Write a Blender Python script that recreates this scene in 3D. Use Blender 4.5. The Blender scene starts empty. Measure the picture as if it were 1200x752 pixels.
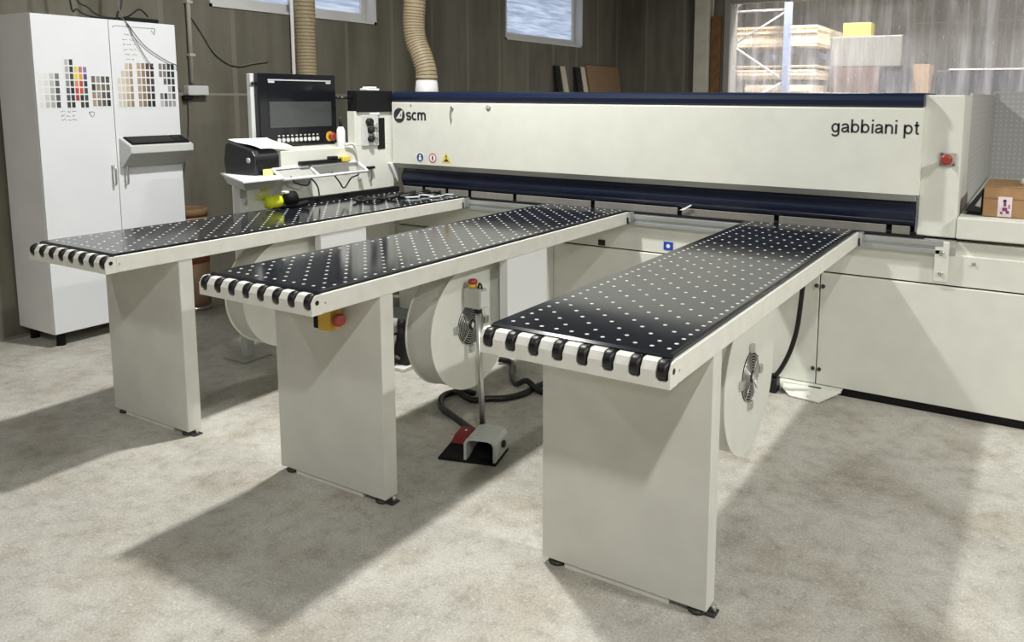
import bpy, bmesh, math, random
from mathutils import Vector, Matrix
random.seed(7)
scn = bpy.context.scene
COL = scn.collection
PI = math.pi

# ------------------------------------------------------------------ materials
def new_mat(name):
    m = bpy.data.materials.new(name); m.use_nodes = True
    nt = m.node_tree; nt.nodes.clear()
    out = nt.nodes.new('ShaderNodeOutputMaterial')
    b = nt.nodes.new('ShaderNodeBsdfPrincipled')
    nt.links.new(b.outputs[0], out.inputs[0])
    return m, nt, b, out

def N(nt, kind, **kw):
    n = nt.nodes.new('ShaderNode' + kind)
    for k, v in kw.items():
        if k.startswith('i_'):
            n.inputs[k[2:].replace('_', ' ')].default_value = v
        else:
            setattr(n, k, v)
    return n

def mapped(nt, scale=(1, 1, 1), loc=(0, 0, 0)):
    tc = N(nt, 'TexCoord'); mp = N(nt, 'Mapping')
    mp.inputs['Scale'].default_value = scale; mp.inputs['Location'].default_value = loc
    nt.links.new(tc.outputs['Object'], mp.inputs['Vector'])
    return mp

def ramp(nt, src, stops):
    r = N(nt, 'ValToRGB'); e = r.color_ramp.elements
    while len(e) < len(stops): e.new(0.5)
    for k, (p, c) in enumerate(stops):
        e[k].position = p; e[k].color = (*c, 1) if len(c) == 3 else c
    nt.links.new(src, r.inputs[0])
    return r

def mixc(nt, a, b, f, mode='MIX'):
    m = N(nt, 'Mix', data_type='RGBA', blend_type=mode)
    for s, v in ((0, f), (6, a), (7, b)):
        if hasattr(v, 'is_linked') or hasattr(v, 'links'): nt.links.new(v, m.inputs[s])
        else: m.inputs[s].default_value = v if s == 0 else (*v, 1)
    return m.outputs[2]

def plain(name, col, rough=0.5, metal=0.0, spec=0.5, noise=0.0, scale=30, emit=None, coat=0.0):
    m, nt, b, out = new_mat(name)
    b.inputs['Base Color'].default_value = (*col, 1)
    b.inputs['Roughness'].default_value = rough
    b.inputs['Metallic'].default_value = metal
    b.inputs['Specular IOR Level'].default_value = spec
    b.inputs['Coat Weight'].default_value = coat
    if noise:
        mp = mapped(nt); n = N(nt, 'TexNoise'); n.inputs['Scale'].default_value = scale; n.inputs['Detail'].default_value = 4
        nt.links.new(mp.outputs[0], n.inputs['Vector'])
        d = tuple(c * (1 - noise) for c in col); l = tuple(min(1, c * (1 + noise * .5)) for c in col)
        r = ramp(nt, n.outputs[0], [(.3, d), (.7, l)])
        nt.links.new(r.outputs[0], b.inputs['Base Color'])
    if emit:
        b.inputs['Emission Color'].default_value = (*col, 1); b.inputs['Emission Strength'].default_value = emit
    return m

M = {}
def P_(name, *a, **k): M[name] = plain(name, *a, **k)
P_('machine_paint', (.76, .77, .70), .45, noise=.04, scale=9)
P_('leg_paint', (.68, .68, .625), .5, noise=.06, scale=7)
P_('frame_paint', (.78, .775, .71), .45, noise=.06, scale=16)
P_('grey_paint', (.42, .42, .39), .5, noise=.05)
P_('table_laminate', (.015, .017, .023), .11, spec=.55)
P_('laminate_edge', (.008, .008, .009), .5, spec=.25)
P_('nozzle_white', (.66, .66, .63), .5)
P_('rubber', (.006, .006, .006), .42)
P_('matte_black', (.008, .008, .009), .7, spec=.25)
P_('gloss_black', (.01, .01, .012), .2)
P_('navy', (.008, .015, .040), .34)
P_('curtain_blue', (.004, .009, .034), .42, noise=.35, scale=25)
P_('flap_grey', (.20, .195, .175), .6, noise=.1)
P_('aluminium', (.55, .57, .58), .35, metal=.75)
P_('steel', (.6, .6, .58), .3, metal=.9)
P_('bright_white', (.83, .84, .85), .5)
P_('cabinet_white', (.80, .82, .85), .42, noise=.02, scale=4)
P_('cabinet_grey', (.80, .80, .80), .5, noise=.05, scale=5)
P_('paper', (.9, .9, .88), .7)
P_('screen_black', (.010, .011, .014), .14)
P_('screen_grey', (.065, .07, .07), .22)
P_('screen_bar', (.55, .55, .57), .4)
P_('button_grey', (.62, .62, .6), .4)
P_('red_knob', (.33, .05, .038), .35)
P_('dark_red', (.20, .022, .022), .4)
P_('yellow', (.80, .62, .10), .4)
P_('amber', (.70, .42, .05), .45)
P_('neon_yellow', (.72, .78, .02), .5)
P_('label_ribbon', (.62, .66, .22), .6)
P_('printer_black', (.022, .024, .028), .45)
P_('printer_silver', (.55, .52, .45), .4)
P_('hose_beige', (.40, .33, .205), .55, noise=.1)
P_('hose_wire', (.27, .215, .125), .55)
P_('conduit', (.50, .47, .40), .5)
P_('junction_grey', (.62, .63, .62), .5)
P_('wire_black', (.01, .01, .01), .5)
P_('wire_grey', (.16, .15, .13), .6)
P_('clear_cable', (.55, .6, .6), .3)
P_('cardboard', (.42, .25, .12), .75, noise=.15, scale=12)
P_('cardboard_edge', (.30, .17, .08), .8)
P_('pink_label', (.85, .72, .75), .6)
P_('label_ink', (.25, .05, .18), .6)
P_('particle_board', (.30, .195, .11), .75, noise=.2, scale=60)
P_('pale_board', (.60, .54, .43), .7, noise=.1)
P_('dark_board', (.010, .009, .008), .8)
P_('brown_beam', (.17, .085, .03), .7, noise=.3, scale=14)
P_('pillar_concrete', (.56, .53, .45), .8, noise=.12, scale=6)
P_('steel_frame', (.27, .265, .24), .6)
P_('rack_blue', (.34, .40, .58), .45)
P_('rack_brace', (.78, .78, .82), .4)
P_('wood_pale', (.92, .80, .62), .7, noise=.08, scale=18)
P_('wood_mid', (.84, .70, .50), .7, noise=.12, scale=18)
P_('wood_end', (.40, .30, .20), .8, noise=.3, scale=30)
P_('wrap_grey', (.17, .165, .15), .5, noise=.12, scale=8)
P_('brick_brown', (.10, .058, .045), .7, noise=.25, scale=14)
P_('dark_goods', (.022, .022, .032), .6, noise=.4, scale=10)
P_('window_frame', (.66, .66, .64), .5)
P_('drum_brown', (.20, .115, .055), .7, noise=.15)
P_('drum_red', (.26, .09, .05), .7)
P_('drum_tan', (.42, .27, .17), .7)
P_('icon_blue', (.03, .08, .22), .5)
P_('icon_red', (.5, .04, .04), .5)
P_('sticker_blue', (.02, .07, .45), .4)
P_('ink', (.03, .032, .04), .6)
P_('pen_ink', (.10, .10, .13), .7)
P_('dark_recess', (.02, .02, .018), .8)
P_('foot_dark', (.05, .05, .045), .5, metal=.3)
P_('pedal_grey', (.50, .52, .50), .45)
P_('box_grey', (.46, .46, .43), .5)
P_('ceiling_paint', (.08, .078, .07), .9)
P_('lamp_glow', (.85, 1.0, .95), .4, emit=14)

def concrete_floor():
    m, nt, b, out = new_mat('floor_concrete'); L = nt.links.new
    mp = mapped(nt)
    a = N(nt, 'TexNoise'); a.inputs['Scale'].default_value = 1.3; a.inputs['Detail'].default_value = 8; a.inputs['Roughness'].default_value = .65
    c = N(nt, 'TexNoise'); c.inputs['Scale'].default_value = 13; c.inputs['Detail'].default_value = 9; c.inputs['Roughness'].default_value = .72
    d = N(nt, 'TexNoise'); d.inputs['Scale'].default_value = 130; d.inputs['Detail'].default_value = 4
    v = N(nt, 'TexVoronoi'); v.inputs['Scale'].default_value = 24
    for n in (a, c, d, v): L(mp.outputs[0], n.inputs['Vector'])
    r1 = ramp(nt, a.outputs[0], [(.32, (.43, .415, .375)), (.5, (.55, .535, .49)), (.68, (.66, .645, .60))])
    r2 = ramp(nt, c.outputs[0], [(.30, (.60, .585, .55)), (.5, (.90, .895, .88)), (.70, (1.0, 1.0, .99))])
    r3 = ramp(nt, d.outputs[0], [(.3, (.66, .65, .63)), (.58, (1, 1, 1))])
    r4 = ramp(nt, v.outputs['Distance'], [(.02, (.72, .71, .68)), (.07, (1, 1, 1))])
    x = mixc(nt, r1.outputs[0], r2.outputs[0], .85, 'MULTIPLY')
    x = mixc(nt, x, r3.outputs[0], .8, 'MULTIPLY')
    x = mixc(nt, x, r4.outputs[0], .25, 'MULTIPLY')
    st = N(nt, 'TexNoise'); st.inputs['Scale'].default_value = 2.7; st.inputs['Detail'].default_value = 6; st.inputs['Roughness'].default_value = .6
    mps = mapped(nt, loc=(3.7, 1.9, 0)); L(mps.outputs[0], st.inputs['Vector'])
    rs = ramp(nt, st.outputs[0], [(.36, (.80, .755, .70)), (.52, (1, 1, 1))]); x = mixc(nt, x, rs.outputs[0], .8, 'MULTIPLY')
    fl = N(nt, 'TexNoise'); fl.inputs['Scale'].default_value = 62; fl.inputs['Detail'].default_value = 3; L(mp.outputs[0], fl.inputs['Vector'])
    rf = ramp(nt, fl.outputs[0], [(.58, (0, 0, 0)), (.74, (.34, .34, .34))]); x = mixc(nt, x, (.80, .785, .73), rf.outputs[0])
    L(x, b.inputs['Base Color'])
    b.inputs['Roughness'].default_value = .62; b.inputs['Specular IOR Level'].default_value = .3
    bp = N(nt, 'Bump'); bp.inputs['Strength'].default_value = .25; bp.inputs['Distance'].default_value = .01
    L(c.outputs[0], bp.inputs['Height']); L(bp.outputs[0], b.inputs['Normal'])
    return m
M['floor'] = concrete_floor()

def board_wall(name, axis):
    """board-marked concrete: vertical formwork strips, a few horizontal joints, blotches"""
    m, nt, b, out = new_mat(name); L = nt.links.new
    tc = N(nt, 'TexCoord'); sx = N(nt, 'SeparateXYZ'); L(tc.outputs['Object'], sx.inputs[0])
    u = sx.outputs[axis]; z = sx.outputs['Z']
    def stripes(src, size, w):
        dv = N(nt, 'Math', operation='DIVIDE'); L(src, dv.inputs[0]); dv.inputs[1].default_value = size
        fr = N(nt, 'Math', operation='FRACT'); L(dv.outputs[0], fr.inputs[0])
        lt = N(nt, 'Math', operation='LESS_THAN'); L(fr.outputs[0], lt.inputs[0]); lt.inputs[1].default_value = w
        return lt.outputs[0]
    mp = mapped(nt, (1, 1, .18)); n = N(nt, 'TexNoise'); n.inputs['Scale'].default_value = 5; n.inputs['Detail'].default_value = 7
    L(mp.outputs[0], n.inputs['Vector'])
    n2 = N(nt, 'TexNoise'); n2.inputs['Scale'].default_value = 1.6; n2.inputs['Detail'].default_value = 5
    mp2 = mapped(nt); L(mp2.outputs[0], n2.inputs['Vector'])
    r = ramp(nt, n.outputs[0], [(.3, (.135, .126, .099)), (.7, (.205, .194, .158))])
    r2 = ramp(nt, n2.outputs[0], [(.3, (.78, .77, .75)), (.7, (1, 1, 1))])
    x = mixc(nt, r.outputs[0], r2.outputs[0], .8, 'MULTIPLY')
    s1 = stripes(u, .62, .07); x = mixc(nt, x, (.25, .235, .19), N_mul(nt, s1, .5))
    s2 = stripes(z, 1.6, .012); x = mixc(nt, x, (.27, .26, .22), N_mul(nt, s2, .8))
    L(x, b.inputs['Base Color']); b.inputs['Roughness'].default_value = .85
    b.inputs['Specular IOR Level'].default_value = .2
    return m
def N_mul(nt, src, k):
    n = N(nt, 'Math', operation='MULTIPLY'); nt.links.new(src, n.inputs[0]); n.inputs[1].default_value = k
    return n.outputs[0]
M['wall_left'] = board_wall('wall_board_marked', 'Y')
M['wall_back'] = board_wall('wall_board_marked_back', 'X')

def frosted_pane():
    m, nt, b, out = new_mat('frosted_glass'); L = nt.links.new
    t = N(nt, 'BsdfTranslucent'); g = N(nt, 'BsdfGlossy'); g.inputs['Roughness'].default_value = .25
    mp = mapped(nt, (1, .5, 7)); n = N(nt, 'TexNoise'); n.inputs['Scale'].default_value = 5; n.inputs['Detail'].default_value = 5
    L(mp.outputs[0], n.inputs['Vector'])
    r = ramp(nt, n.outputs[0], [(.35, (.62, .66, .72)), (.65, (.92, .94, .97))])
    L(r.outputs[0], t.inputs['Color'])
    mx = N(nt, 'MixShader'); mx.inputs[0].default_value = .06
    L(t.outputs[0], mx.inputs[1]); L(g.outputs[0], mx.inputs[2]); L(mx.outputs[0], out.inputs[0])
    return m
M['frosted'] = frosted_pane()

def dirty_sheet():
    """clear plastic sheeting, scuffed, with milky vertical runs"""
    m, nt, b, out = new_mat('scuffed_clear_plastic'); L = nt.links.new
    mp = mapped(nt, (3.2, 1, .26)); n = N(nt, 'TexNoise'); n.inputs['Scale'].default_value = 2.2; n.inputs['Detail'].default_value = 6; n.inputs['Roughness'].default_value = .6
    L(mp.outputs[0], n.inputs['Vector'])
    mp2 = mapped(nt, (14, 1, 3.0)); n2 = N(nt, 'TexNoise'); n2.inputs['Scale'].default_value = 3.0; n2.inputs['Detail'].default_value = 3
    L(mp2.outputs[0], n2.inputs['Vector'])
    r = ramp(nt, n.outputs[0], [(.34, (.18, .18, .18)), (.52, (.34, .34, .34)), (.72, (.74, .74, .74))])
    r2 = ramp(nt, n2.outputs[0], [(.68, (0, 0, 0)), (.76, (.55, .55, .55))])
    f = mixc(nt, r.outputs[0], r2.outputs[0], 1.0, 'ADD')
    b.inputs['Base Color'].default_value = (.80, .79, .82, 1); b.inputs['Roughness'].default_value = .25
    tr = N(nt, 'BsdfTransparent'); mx = N(nt, 'MixShader')
    tl = N(nt, 'BsdfTranslucent'); tl.inputs['Color'].default_value = (.86, .85, .88, 1); hz = N(nt, 'MixShader'); hz.inputs[0].default_value = .62
    L(b.outputs[0], hz.inputs[1]); L(tl.outputs[0], hz.inputs[2])
    L(f, mx.inputs[0]); L(tr.outputs[0], mx.inputs[1]); L(hz.outputs[0], mx.inputs[2]); L(mx.outputs[0], out.inputs[0])
    return m
M['sheet'] = dirty_sheet()

def perforated(name, col, hole, size, axes):
    m, nt, b, out = new_mat(name); L = nt.links.new
    tc = N(nt, 'TexCoord'); sx = N(nt, 'SeparateXYZ'); L(tc.outputs['Object'], sx.inputs[0])
    ds = []
    for ax in axes:
        dv = N(nt, 'Math', operation='DIVIDE'); L(sx.outputs[ax], dv.inputs[0]); dv.inputs[1].default_value = size
        fr = N(nt, 'Math', operation='FRACT'); L(dv.outputs[0], fr.inputs[0])
        sb = N(nt, 'Math', operation='SUBTRACT'); L(fr.outputs[0], sb.inputs[0]); sb.inputs[1].default_value = .5
        pw = N(nt, 'Math', operation='POWER'); L(sb.outputs[0], pw.inputs[0]); pw.inputs[1].default_value = 2
        ds.append(pw.outputs[0])
    ad = N(nt, 'Math', operation='ADD'); L(ds[0], ad.inputs[0]); L(ds[1], ad.inputs[1])
    lt = N(nt, 'Math', operation='LESS_THAN'); L(ad.outputs[0], lt.inputs[0]); lt.inputs[1].default_value = .05
    L(mixc(nt, col, hole, lt.outputs[0]), b.inputs['Base Color'])
    b.inputs['Roughness'].default_value = .5
    return m
M['perf_side'] = perforated('perforated_guard_side', (.56, .55, .52), (.46, .46, .45), .035, 'YZ')
M['perf_back'] = perforated('perforated_guard_back', (.45, .45, .45), (.56, .56, .56), .035, 'XZ')

# ------------------------------------------------------------------ mesh helpers
class MB:
    def __init__(self): self.bm = bmesh.new(); self.mats = []
    def mi(self, mat):
        if mat not in self.mats: self.mats.append(mat)
        return self.mats.index(mat)
    def _done(self, faces, mat):
        k = self.mi(mat)
        for f in faces: f.material_index = k
    def box(self, x0, x1, y0, y1, z0, z1, mat, bevel=0.0, seg=2):
        vs = [self.bm.verts.new((x, y, z)) for x in (x0, x1) for y in (y0, y1) for z in (z0, z1)]
        q = [(0, 1, 3, 2), (4, 6, 7, 5), (0, 4, 5, 1), (2, 3, 7, 6), (0, 2, 6, 4), (1, 5, 7, 3)]
        fs = [self.bm.faces.new([vs[i] for i in f]) for f in q]
        bmesh.ops.recalc_face_normals(self.bm, faces=fs)
        self._done(fs, mat)
        if bevel:
            es = list({e for f in fs for e in f.edges})
            r = bmesh.ops.bevel(self.bm, geom=es, offset=bevel, segments=seg, affect='EDGES', profile=.5)
            self._done(r['faces'], mat)
        return self
    def prism(self, pts, axis, a0, a1, mat, bevel=0.0):
        """pts: polygon in the two other axes (in xyz order); extruded along axis"""
        def V(p, a):
            return {'x': (a, p[0], p[1]), 'y': (p[0], a, p[1]), 'z': (p[0], p[1], a)}[axis]
        A = [self.bm.verts.new(V(p, a0)) for p in pts]; B = [self.bm.verts.new(V(p, a1)) for p in pts]
        n = len(pts); fs = [self.bm.faces.new(A), self.bm.faces.new(B[::-1])]
        for i in range(n): fs.append(self.bm.faces.new([A[i], B[i], B[(i + 1) % n], A[(i + 1) % n]]))
        bmesh.ops.recalc_face_normals(self.bm, faces=fs)
        self._done(fs, mat)
        if bevel:
            es = list({e for f in fs[:2] for e in f.edges})
            r = bmesh.ops.bevel(self.bm, geom=es, offset=bevel, segments=2, affect='EDGES', profile=.5)
            self._done(r['faces'], mat)
        return self
    def cyl(self, p0, p1, r, mat, seg=24, r2=None, caps=True):
        p0, p1 = Vector(p0), Vector(p1); d = p1 - p0
        R = d.to_track_quat('Z', 'Y').to_matrix()
        r2 = r if r2 is None else r2
        A, B = [], []
        for i in range(seg):
            c, s = math.cos(2 * PI * i / seg), math.sin(2 * PI * i / seg)
            A.append(self.bm.verts.new(p0 + R @ Vector((c * r, s * r, 0))))
            B.append(self.bm.verts.new(p1 + R @ Vector((c * r2, s * r2, 0))))
        fs = []
        for i in range(seg):
            f = self.bm.faces.new([A[i], A[(i + 1) % seg], B[(i + 1) % seg], B[i]]); f.smooth = True; fs.append(f)
        if caps: fs += [self.bm.faces.new(A[::-1]), self.bm.faces.new(B)]
        self._done(fs, mat); return self
    def lathe(self, prof, centre, axis, mat, seg=32):
        """prof: (radius, height) pairs along axis from centre"""
        ax = Vector(axis).normalized(); R = ax.to_track_quat('Z', 'Y').to_matrix(); c0 = Vector(centre)
        rings = []
        for (r, h) in prof:
            rings.append([self.bm.verts.new(c0 + R @ Vector((math.cos(2 * PI * i / seg) * r, math.sin(2 * PI * i / seg) * r, h))) for i in range(seg)])
        fs = []
        for a, b in zip(rings, rings[1:]):
            for i in range(seg):
                f = self.bm.faces.new([a[i], a[(i + 1) % seg], b[(i + 1) % seg], b[i]]); f.smooth = True; fs.append(f)
        fs.append(self.bm.faces.new(rings[0][::-1])); fs.append(self.bm.faces.new(rings[-1]))
        self._done(fs, mat); return self
    def torus(self, c, axis, R_, r, mat, seg=32, ms=6):
        ax = Vector(axis).normalized(); Q = ax.to_track_quat('Z', 'Y').to_matrix(); c = Vector(c); rings = []
        for i in range(seg):
            a = 2 * PI * i / seg; rr = []
            for j in range(ms):
                b = 2 * PI * j / ms; q = R_ + r * math.cos(b)
                rr.append(self.bm.verts.new(c + Q @ Vector((q * math.cos(a), q * math.sin(a), r * math.sin(b)))))
            rings.append(rr)
        fs = []
        for i in range(seg):
            for j in range(ms):
                f = self.bm.faces.new([rings[i][j], rings[(i + 1) % seg][j], rings[(i + 1) % seg][(j + 1) % ms], rings[i][(j + 1) % ms]]); f.smooth = True; fs.append(f)
        self._done(fs, mat); return self
    def tube(self, pts, r, mat, seg=8, smooth=6, rad=None):
        pts = [Vector(p) for p in pts]
        if smooth and len(pts) > 2:
            q = []
            for i in range(len(pts) - 1):
                p0 = pts[max(i - 1, 0)]; p1 = pts[i]; p2 = pts[i + 1]; p3 = pts[min(i + 2, len(pts) - 1)]
                for k in range(smooth):
                    t = k / smooth
                    q.append(.5 * ((2 * p1) + (p2 - p0) * t + (2 * p0 - 5 * p1 + 4 * p2 - p3) * t * t + (3 * p1 - p0 - 3 * p2 + p3) * t ** 3))
            q.append(pts[-1]); pts = q
        n = len(pts); rings = []
        up = None
        for i, p in enumerate(pts):
            t = (pts[min(i + 1, n - 1)] - pts[max(i - 1, 0)]).normalized()
            if up is None:
                up = t.orthogonal().normalized()
            else:
                up = (up - t * up.dot(t)).normalized()
            w = t.cross(up)
            rr = rad(i, n) if rad else r
            rings.append([self.bm.verts.new(p + (up * math.cos(2 * PI * j / seg) + w * math.sin(2 * PI * j / seg)) * rr) for j in range(seg)])
        fs = []
        for a, b in zip(rings, rings[1:]):
            for j in range(seg):
                f = self.bm.faces.new([a[j], a[(j + 1) % seg], b[(j + 1) % seg], b[j]]); f.smooth = True; fs.append(f)
        fs.append(self.bm.faces.new(rings[0][::-1])); fs.append(self.bm.faces.new(rings[-1]))
        self._done(fs, mat); return self
    def quad(self, pts, mat, thick=0.0):
        pts = [Vector(p) for p in pts]
        if not thick:
            self._done([self.bm.faces.new([self.bm.verts.new(p) for p in pts])], mat); return self
        nrm = (pts[1] - pts[0]).cross(pts[2] - pts[0]).normalized() * thick
        A = [self.bm.verts.new(p) for p in pts]; B = [self.bm.verts.new(p - nrm) for p in pts]
        n = len(pts); fs = [self.bm.faces.new(A), self.bm.faces.new(B[::-1])]
        for i in range(n): fs.append(self.bm.faces.new([A[i], B[i], B[(i + 1) % n], A[(i + 1) % n]]))
        bmesh.ops.recalc_face_normals(self.bm, faces=fs)
        self._done(fs, mat); return self
    def build(self, name, parent=None, origin=None):
        """world-space geometry -> one mesh object; under a parent it keeps the root's origin"""
        me = bpy.data.meshes.new(name)
        o = bpy.data.objects.new(name, me); COL.objects.link(o)
        if parent is not None:
            off = world_loc(parent); o.parent = parent
        else:
            if origin is None:
                vs = [v.co for v in self.bm.verts]
                origin = Vector(((min(v.x for v in vs) + max(v.x for v in vs)) / 2, (min(v.y for v in vs) + max(v.y for v in vs)) / 2, min(v.z for v in vs)))
            off = Vector(origin); o.location = off
        bmesh.ops.translate(self.bm, verts=self.bm.verts, vec=-off)
        self.bm.to_mesh(me); self.bm.free()
        for k in self.mats: me.materials.append(M[k])
        return o

def world_loc(o):
    v = Vector((0, 0, 0))
    while o is not None: v += o.location; o = o.parent
    return v
def tag(o, label=None, cat=None, group=None, kind=None):
    if label: o['label'] = label
    if cat: o['category'] = cat
    if group: o['group'] = group
    if kind: o['kind'] = kind
    return o
def thing(name, loc, label, cat, group=None):
    o = bpy.data.objects.new(name, None); COL.objects.link(o); o.location = loc; o.empty_display_size = .1
    return tag(o, label, cat, group)
def box_part(name, parent, *a, **k): return MB().box(*a, **k).build(name, parent)
def copy_tree(o, parent=None):
    c = o.copy(); COL.objects.link(c)
    if parent is not None: c.parent = parent
    for ch in list(o.children): copy_tree(ch, c)
    return c
def text_mesh(name, body, size, mat, parent, origin, xdir=(1, 0, 0), ydir=(0, 0, 1), width=None, bold=0.0):
    cu = bpy.data.curves.new(name, 'FONT'); cu.body = body; cu.size = size; cu.extrude = .0012; cu.offset = bold
    t = bpy.data.objects.new(name + '_tmp', cu); COL.objects.link(t)
    bpy.context.view_layer.update()
    me = bpy.data.meshes.new_from_object(t.evaluated_get(bpy.context.evaluated_depsgraph_get()))
    bpy.data.objects.remove(t); bpy.data.curves.remove(cu)
    xs = [v.co.x for v in me.vertices]; w0, w1 = min(xs), max(xs)
    sx = width / (w1 - w0) if width else 1
    X, Y = Vector(xdir), Vector(ydir); Z = X.cross(Y); O = Vector(origin) - world_loc(parent)
    for v in me.vertices: v.co = O + X * ((v.co.x - w0) * sx) + Y * v.co.y + Z * v.co.z
    me.materials.clear(); me.materials.append(M[mat]); me.name = name
    o = bpy.data.objects.new(name, me); COL.objects.link(o); o.parent = parent
    return o

# ------------------------------------------------------------------ setting
XW, YB, ZC = -5.371, 6.98, 4.0        # left wall, back wall, ceiling
def struct(o): o['kind'] = 'structure'; return o
struct(MB().box(-9, 9, -11, 15, -.2, 0, 'floor').build('floor', origin=(0, 0, 0)))
struct(MB().box(XW - .35, 6.35, -9.35, YB + .3, ZC, ZC + .2, 'ceiling_paint').build('ceiling'))
# left wall with two window holes
W1 = (-.185, 1.655, 2.30, 3.05); W2 = (3.866, 5.75, 2.30, 3.05)
wl = MB(); T = XW - .35
for (y0, y1, z0, z1) in ((-9.3, YB + .3, 0, 2.30), (-9.3, YB + .3, 3.05, ZC), (-9.3, W1[0], 2.30, 3.05), (W1[1], W2[0], 2.30, 3.05), (W2[1], YB + .3, 2.30, 3.05)):
    wl.box(T, XW, y0, y1, z0, z1, 'wall_left')
struct(wl.build('wall_left', origin=(XW, 0, 0)))
OP = (-3.60, 4.6, 2.94)               # opening of the back wall: x0, x1, top
wb = MB()
wb.box(XW, OP[0] - .09, YB, YB + .3, 0, ZC, 'wall_back').box(OP[0] - .09, OP[1], YB, YB + .3, OP[2] + .06, ZC, 'wall_back').box(OP[1], 6.0, YB, YB + .3, 0, ZC, 'wall_back')
struct(wb.build('wall_back', origin=(0, YB, 0)))
struct(MB().box(6.0, 6.35, -9.3, YB + .3, 0, ZC, 'wall_left').build('wall_right', origin=(6, 0, 0)))
struct(MB().box(XW - .35, 6.35, -9.65, -9.3, 0, ZC, 'wall_back').build('wall_front', origin=(0, -9.3, 0)))
# beyond the opening: the neighbouring hall
hall = MB(); hall.box(-6.2, -6.0, YB + .3, 14.5, 0, 5.2, 'pillar_concrete').box(-6.2, 7, 14.5, 14.7, 0, 5.2, 'wall_back').box(6.6, 6.8, YB + .3, 14.5, 0, 5.2, 'pillar_concrete').box(-6.2, 7, YB + .3, 14.7, 5.2, 5.4, 'ceiling_paint').box(-6.2, 7, YB + .3, YB + .5, 4.2, 5.2, 'pillar_concrete')
struct(hall.build('wall_hall', origin=(0, 10, 0)))
# windows
def window(name, y0, y1, z0, z1, pier):
    d = XW - .10
    f = MB(); w = .035
    f.box(XW - .35, XW + .012, y0, y0 + .02, z0, z1, 'window_frame').box(XW - .35, XW + .012, y1 - .03, y1, z0, z1, 'window_frame')
    f.box(XW - .35, XW + .012, y0, y1, z0, z0 + .022, 'window_frame').box(XW - .35, XW + .012, y0, y1, z1 - .03, z1, 'window_frame')
    f.box(d - .03, d, y0 + .02, y1 - .03, z0 + .02, z0 + .10, 'window_frame', .006)
    a, b = y0 + .03, y1 - .04
    for (p, q) in ((a, a + .05), (b - .05, b)): f.box(d - .03, d + .004, p, q, z0 + .05, z1 - .03, 'window_frame', .006)
    if pier: f.box(d - .03, d + .006, pier - .06, pier + .06, z0 + .05, z1 - .03, 'window_frame', .006)
    o = struct(f.build(name, origin=(XW, (y0 + y1) / 2, z0)))
    MB().box(d - .03, d - .022, y0 + .02, y1 - .02, z0 + .06, z1 - .03, 'frosted').build('pane', o)
window('window_1', *W1, .75); window('window_2', *W2, None)
# pillar, timber and steel post by the opening
struct(MB().box(-4.105, -3.89, YB - .16, YB, 0, ZC, 'pillar_concrete', .008).build('trim_1'))
tag(MB().box(-3.874, -3.735, YB - .09, YB - .002, 0, 2.77, 'brown_beam', .006).build('timber_plank'), 'dark brown timber plank standing against the wall beside the pale concrete pillar', 'plank')
tag(MB().cyl((-3.865, YB - .05, 2.76), (-3.865, YB - .05, 3.9), .018, 'conduit', 12).build('conduit_pipe'), 'short pale pipe rising above the brown timber plank by the pillar', 'pipe')
fr = MB(); fr.box(-3.70, -3.61, YB - .03, YB + .3, 0, OP[2] + .06, 'steel_frame', .006).box(-3.61, OP[1], YB - .03, YB + .12, OP[2], OP[2] + .06, 'steel_frame', .006)
struct(fr.build('trim_2'))
sh = MB(); nx = 96; x0, x1 = -3.61, OP[1]
rows = []
for k in range(nx + 1):
    x = x0 + (x1 - x0) * k / nx; y = YB + .02 + .018 * math.sin(x * 5.1) + .01 * math.sin(x * 13.7)
    rows.append((sh.bm.verts.new((x, y, .02)), sh.bm.verts.new((x, y, OP[2] + .01))))
fs = [sh.bm.faces.new((a[0], b[0], b[1], a[1])) for a, b in zip(rows, rows[1:])]
for f in fs: f.smooth = True
sh._done(fs, 'sheet')
tag(sh.build('plastic_curtain'), 'scuffed clear plastic sheet hung across the wide opening behind the machine', 'curtain')

# ------------------------------------------------------------------ things seen through the sheet
def rack():
    r = thing('pallet_rack', (-3.7, 8.6, 0), 'blue steel rack end frame with white braces behind the plastic sheet', 'rack')
    for x in (-4.15, -3.21):
        MB().box(x - .055, x + .055, 8.45, 8.55, 0, 4.2, 'rack_blue', .006).build('upright', r)
    for (a, b) in (((-4.09, 2.99), (-3.26, 2.99)), ((-4.09, 2.46), (-3.26, 2.95)), ((-4.09, 2.44), (-3.26, 1.90)), ((-4.09, 1.40), (-3.26, 1.86)), ((-4.09, 3.05), (-3.26, 3.55))):
        MB().cyl((a[0], 8.5, a[1]), (b[0], 8.5, b[1]), .016, 'rack_brace', 8).build('brace', r)
    for z in (.45, 1.60, 2.42):
        for x in (-4.15, -3.21):
            MB().box(x - .03, x + .03, 8.55, 11.0, z - .10, z, 'rack_blue').build('beam', r)
rack()
def stack(name, x0, x1, y0, y1, z0, n, t, mat, label, cat, group=None, jog=.02):
    r = thing(name, ((x0 + x1) / 2, (y0 + y1) / 2, z0), label, cat, group)
    for k in range(n):
        j = random.uniform(-jog, jog) * .5
        MB().box(x0 + j, x1 + j, y0 + random.uniform(-jog, jog), y1, z0 + k * t, z0 + (k + 1) * t - .0015, mat if k % 3 else 'wood_mid', .001).build('board', r)
    return r
G = 'timber packs on the rack behind the sheet'
stack('board_stack', -4.06, -2.77, 8.62, 10.4, 2.43, 8, .04, 'wood_pale', 'tall pale timber pack on the top level of the blue rack', 'timber', G)
stack('board_stack', -4.06, -2.78, 8.62, 10.4, 1.91, 5, .03, 'wood_pale', 'pale timber pack second from top on the blue rack', 'timber', G)
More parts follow.
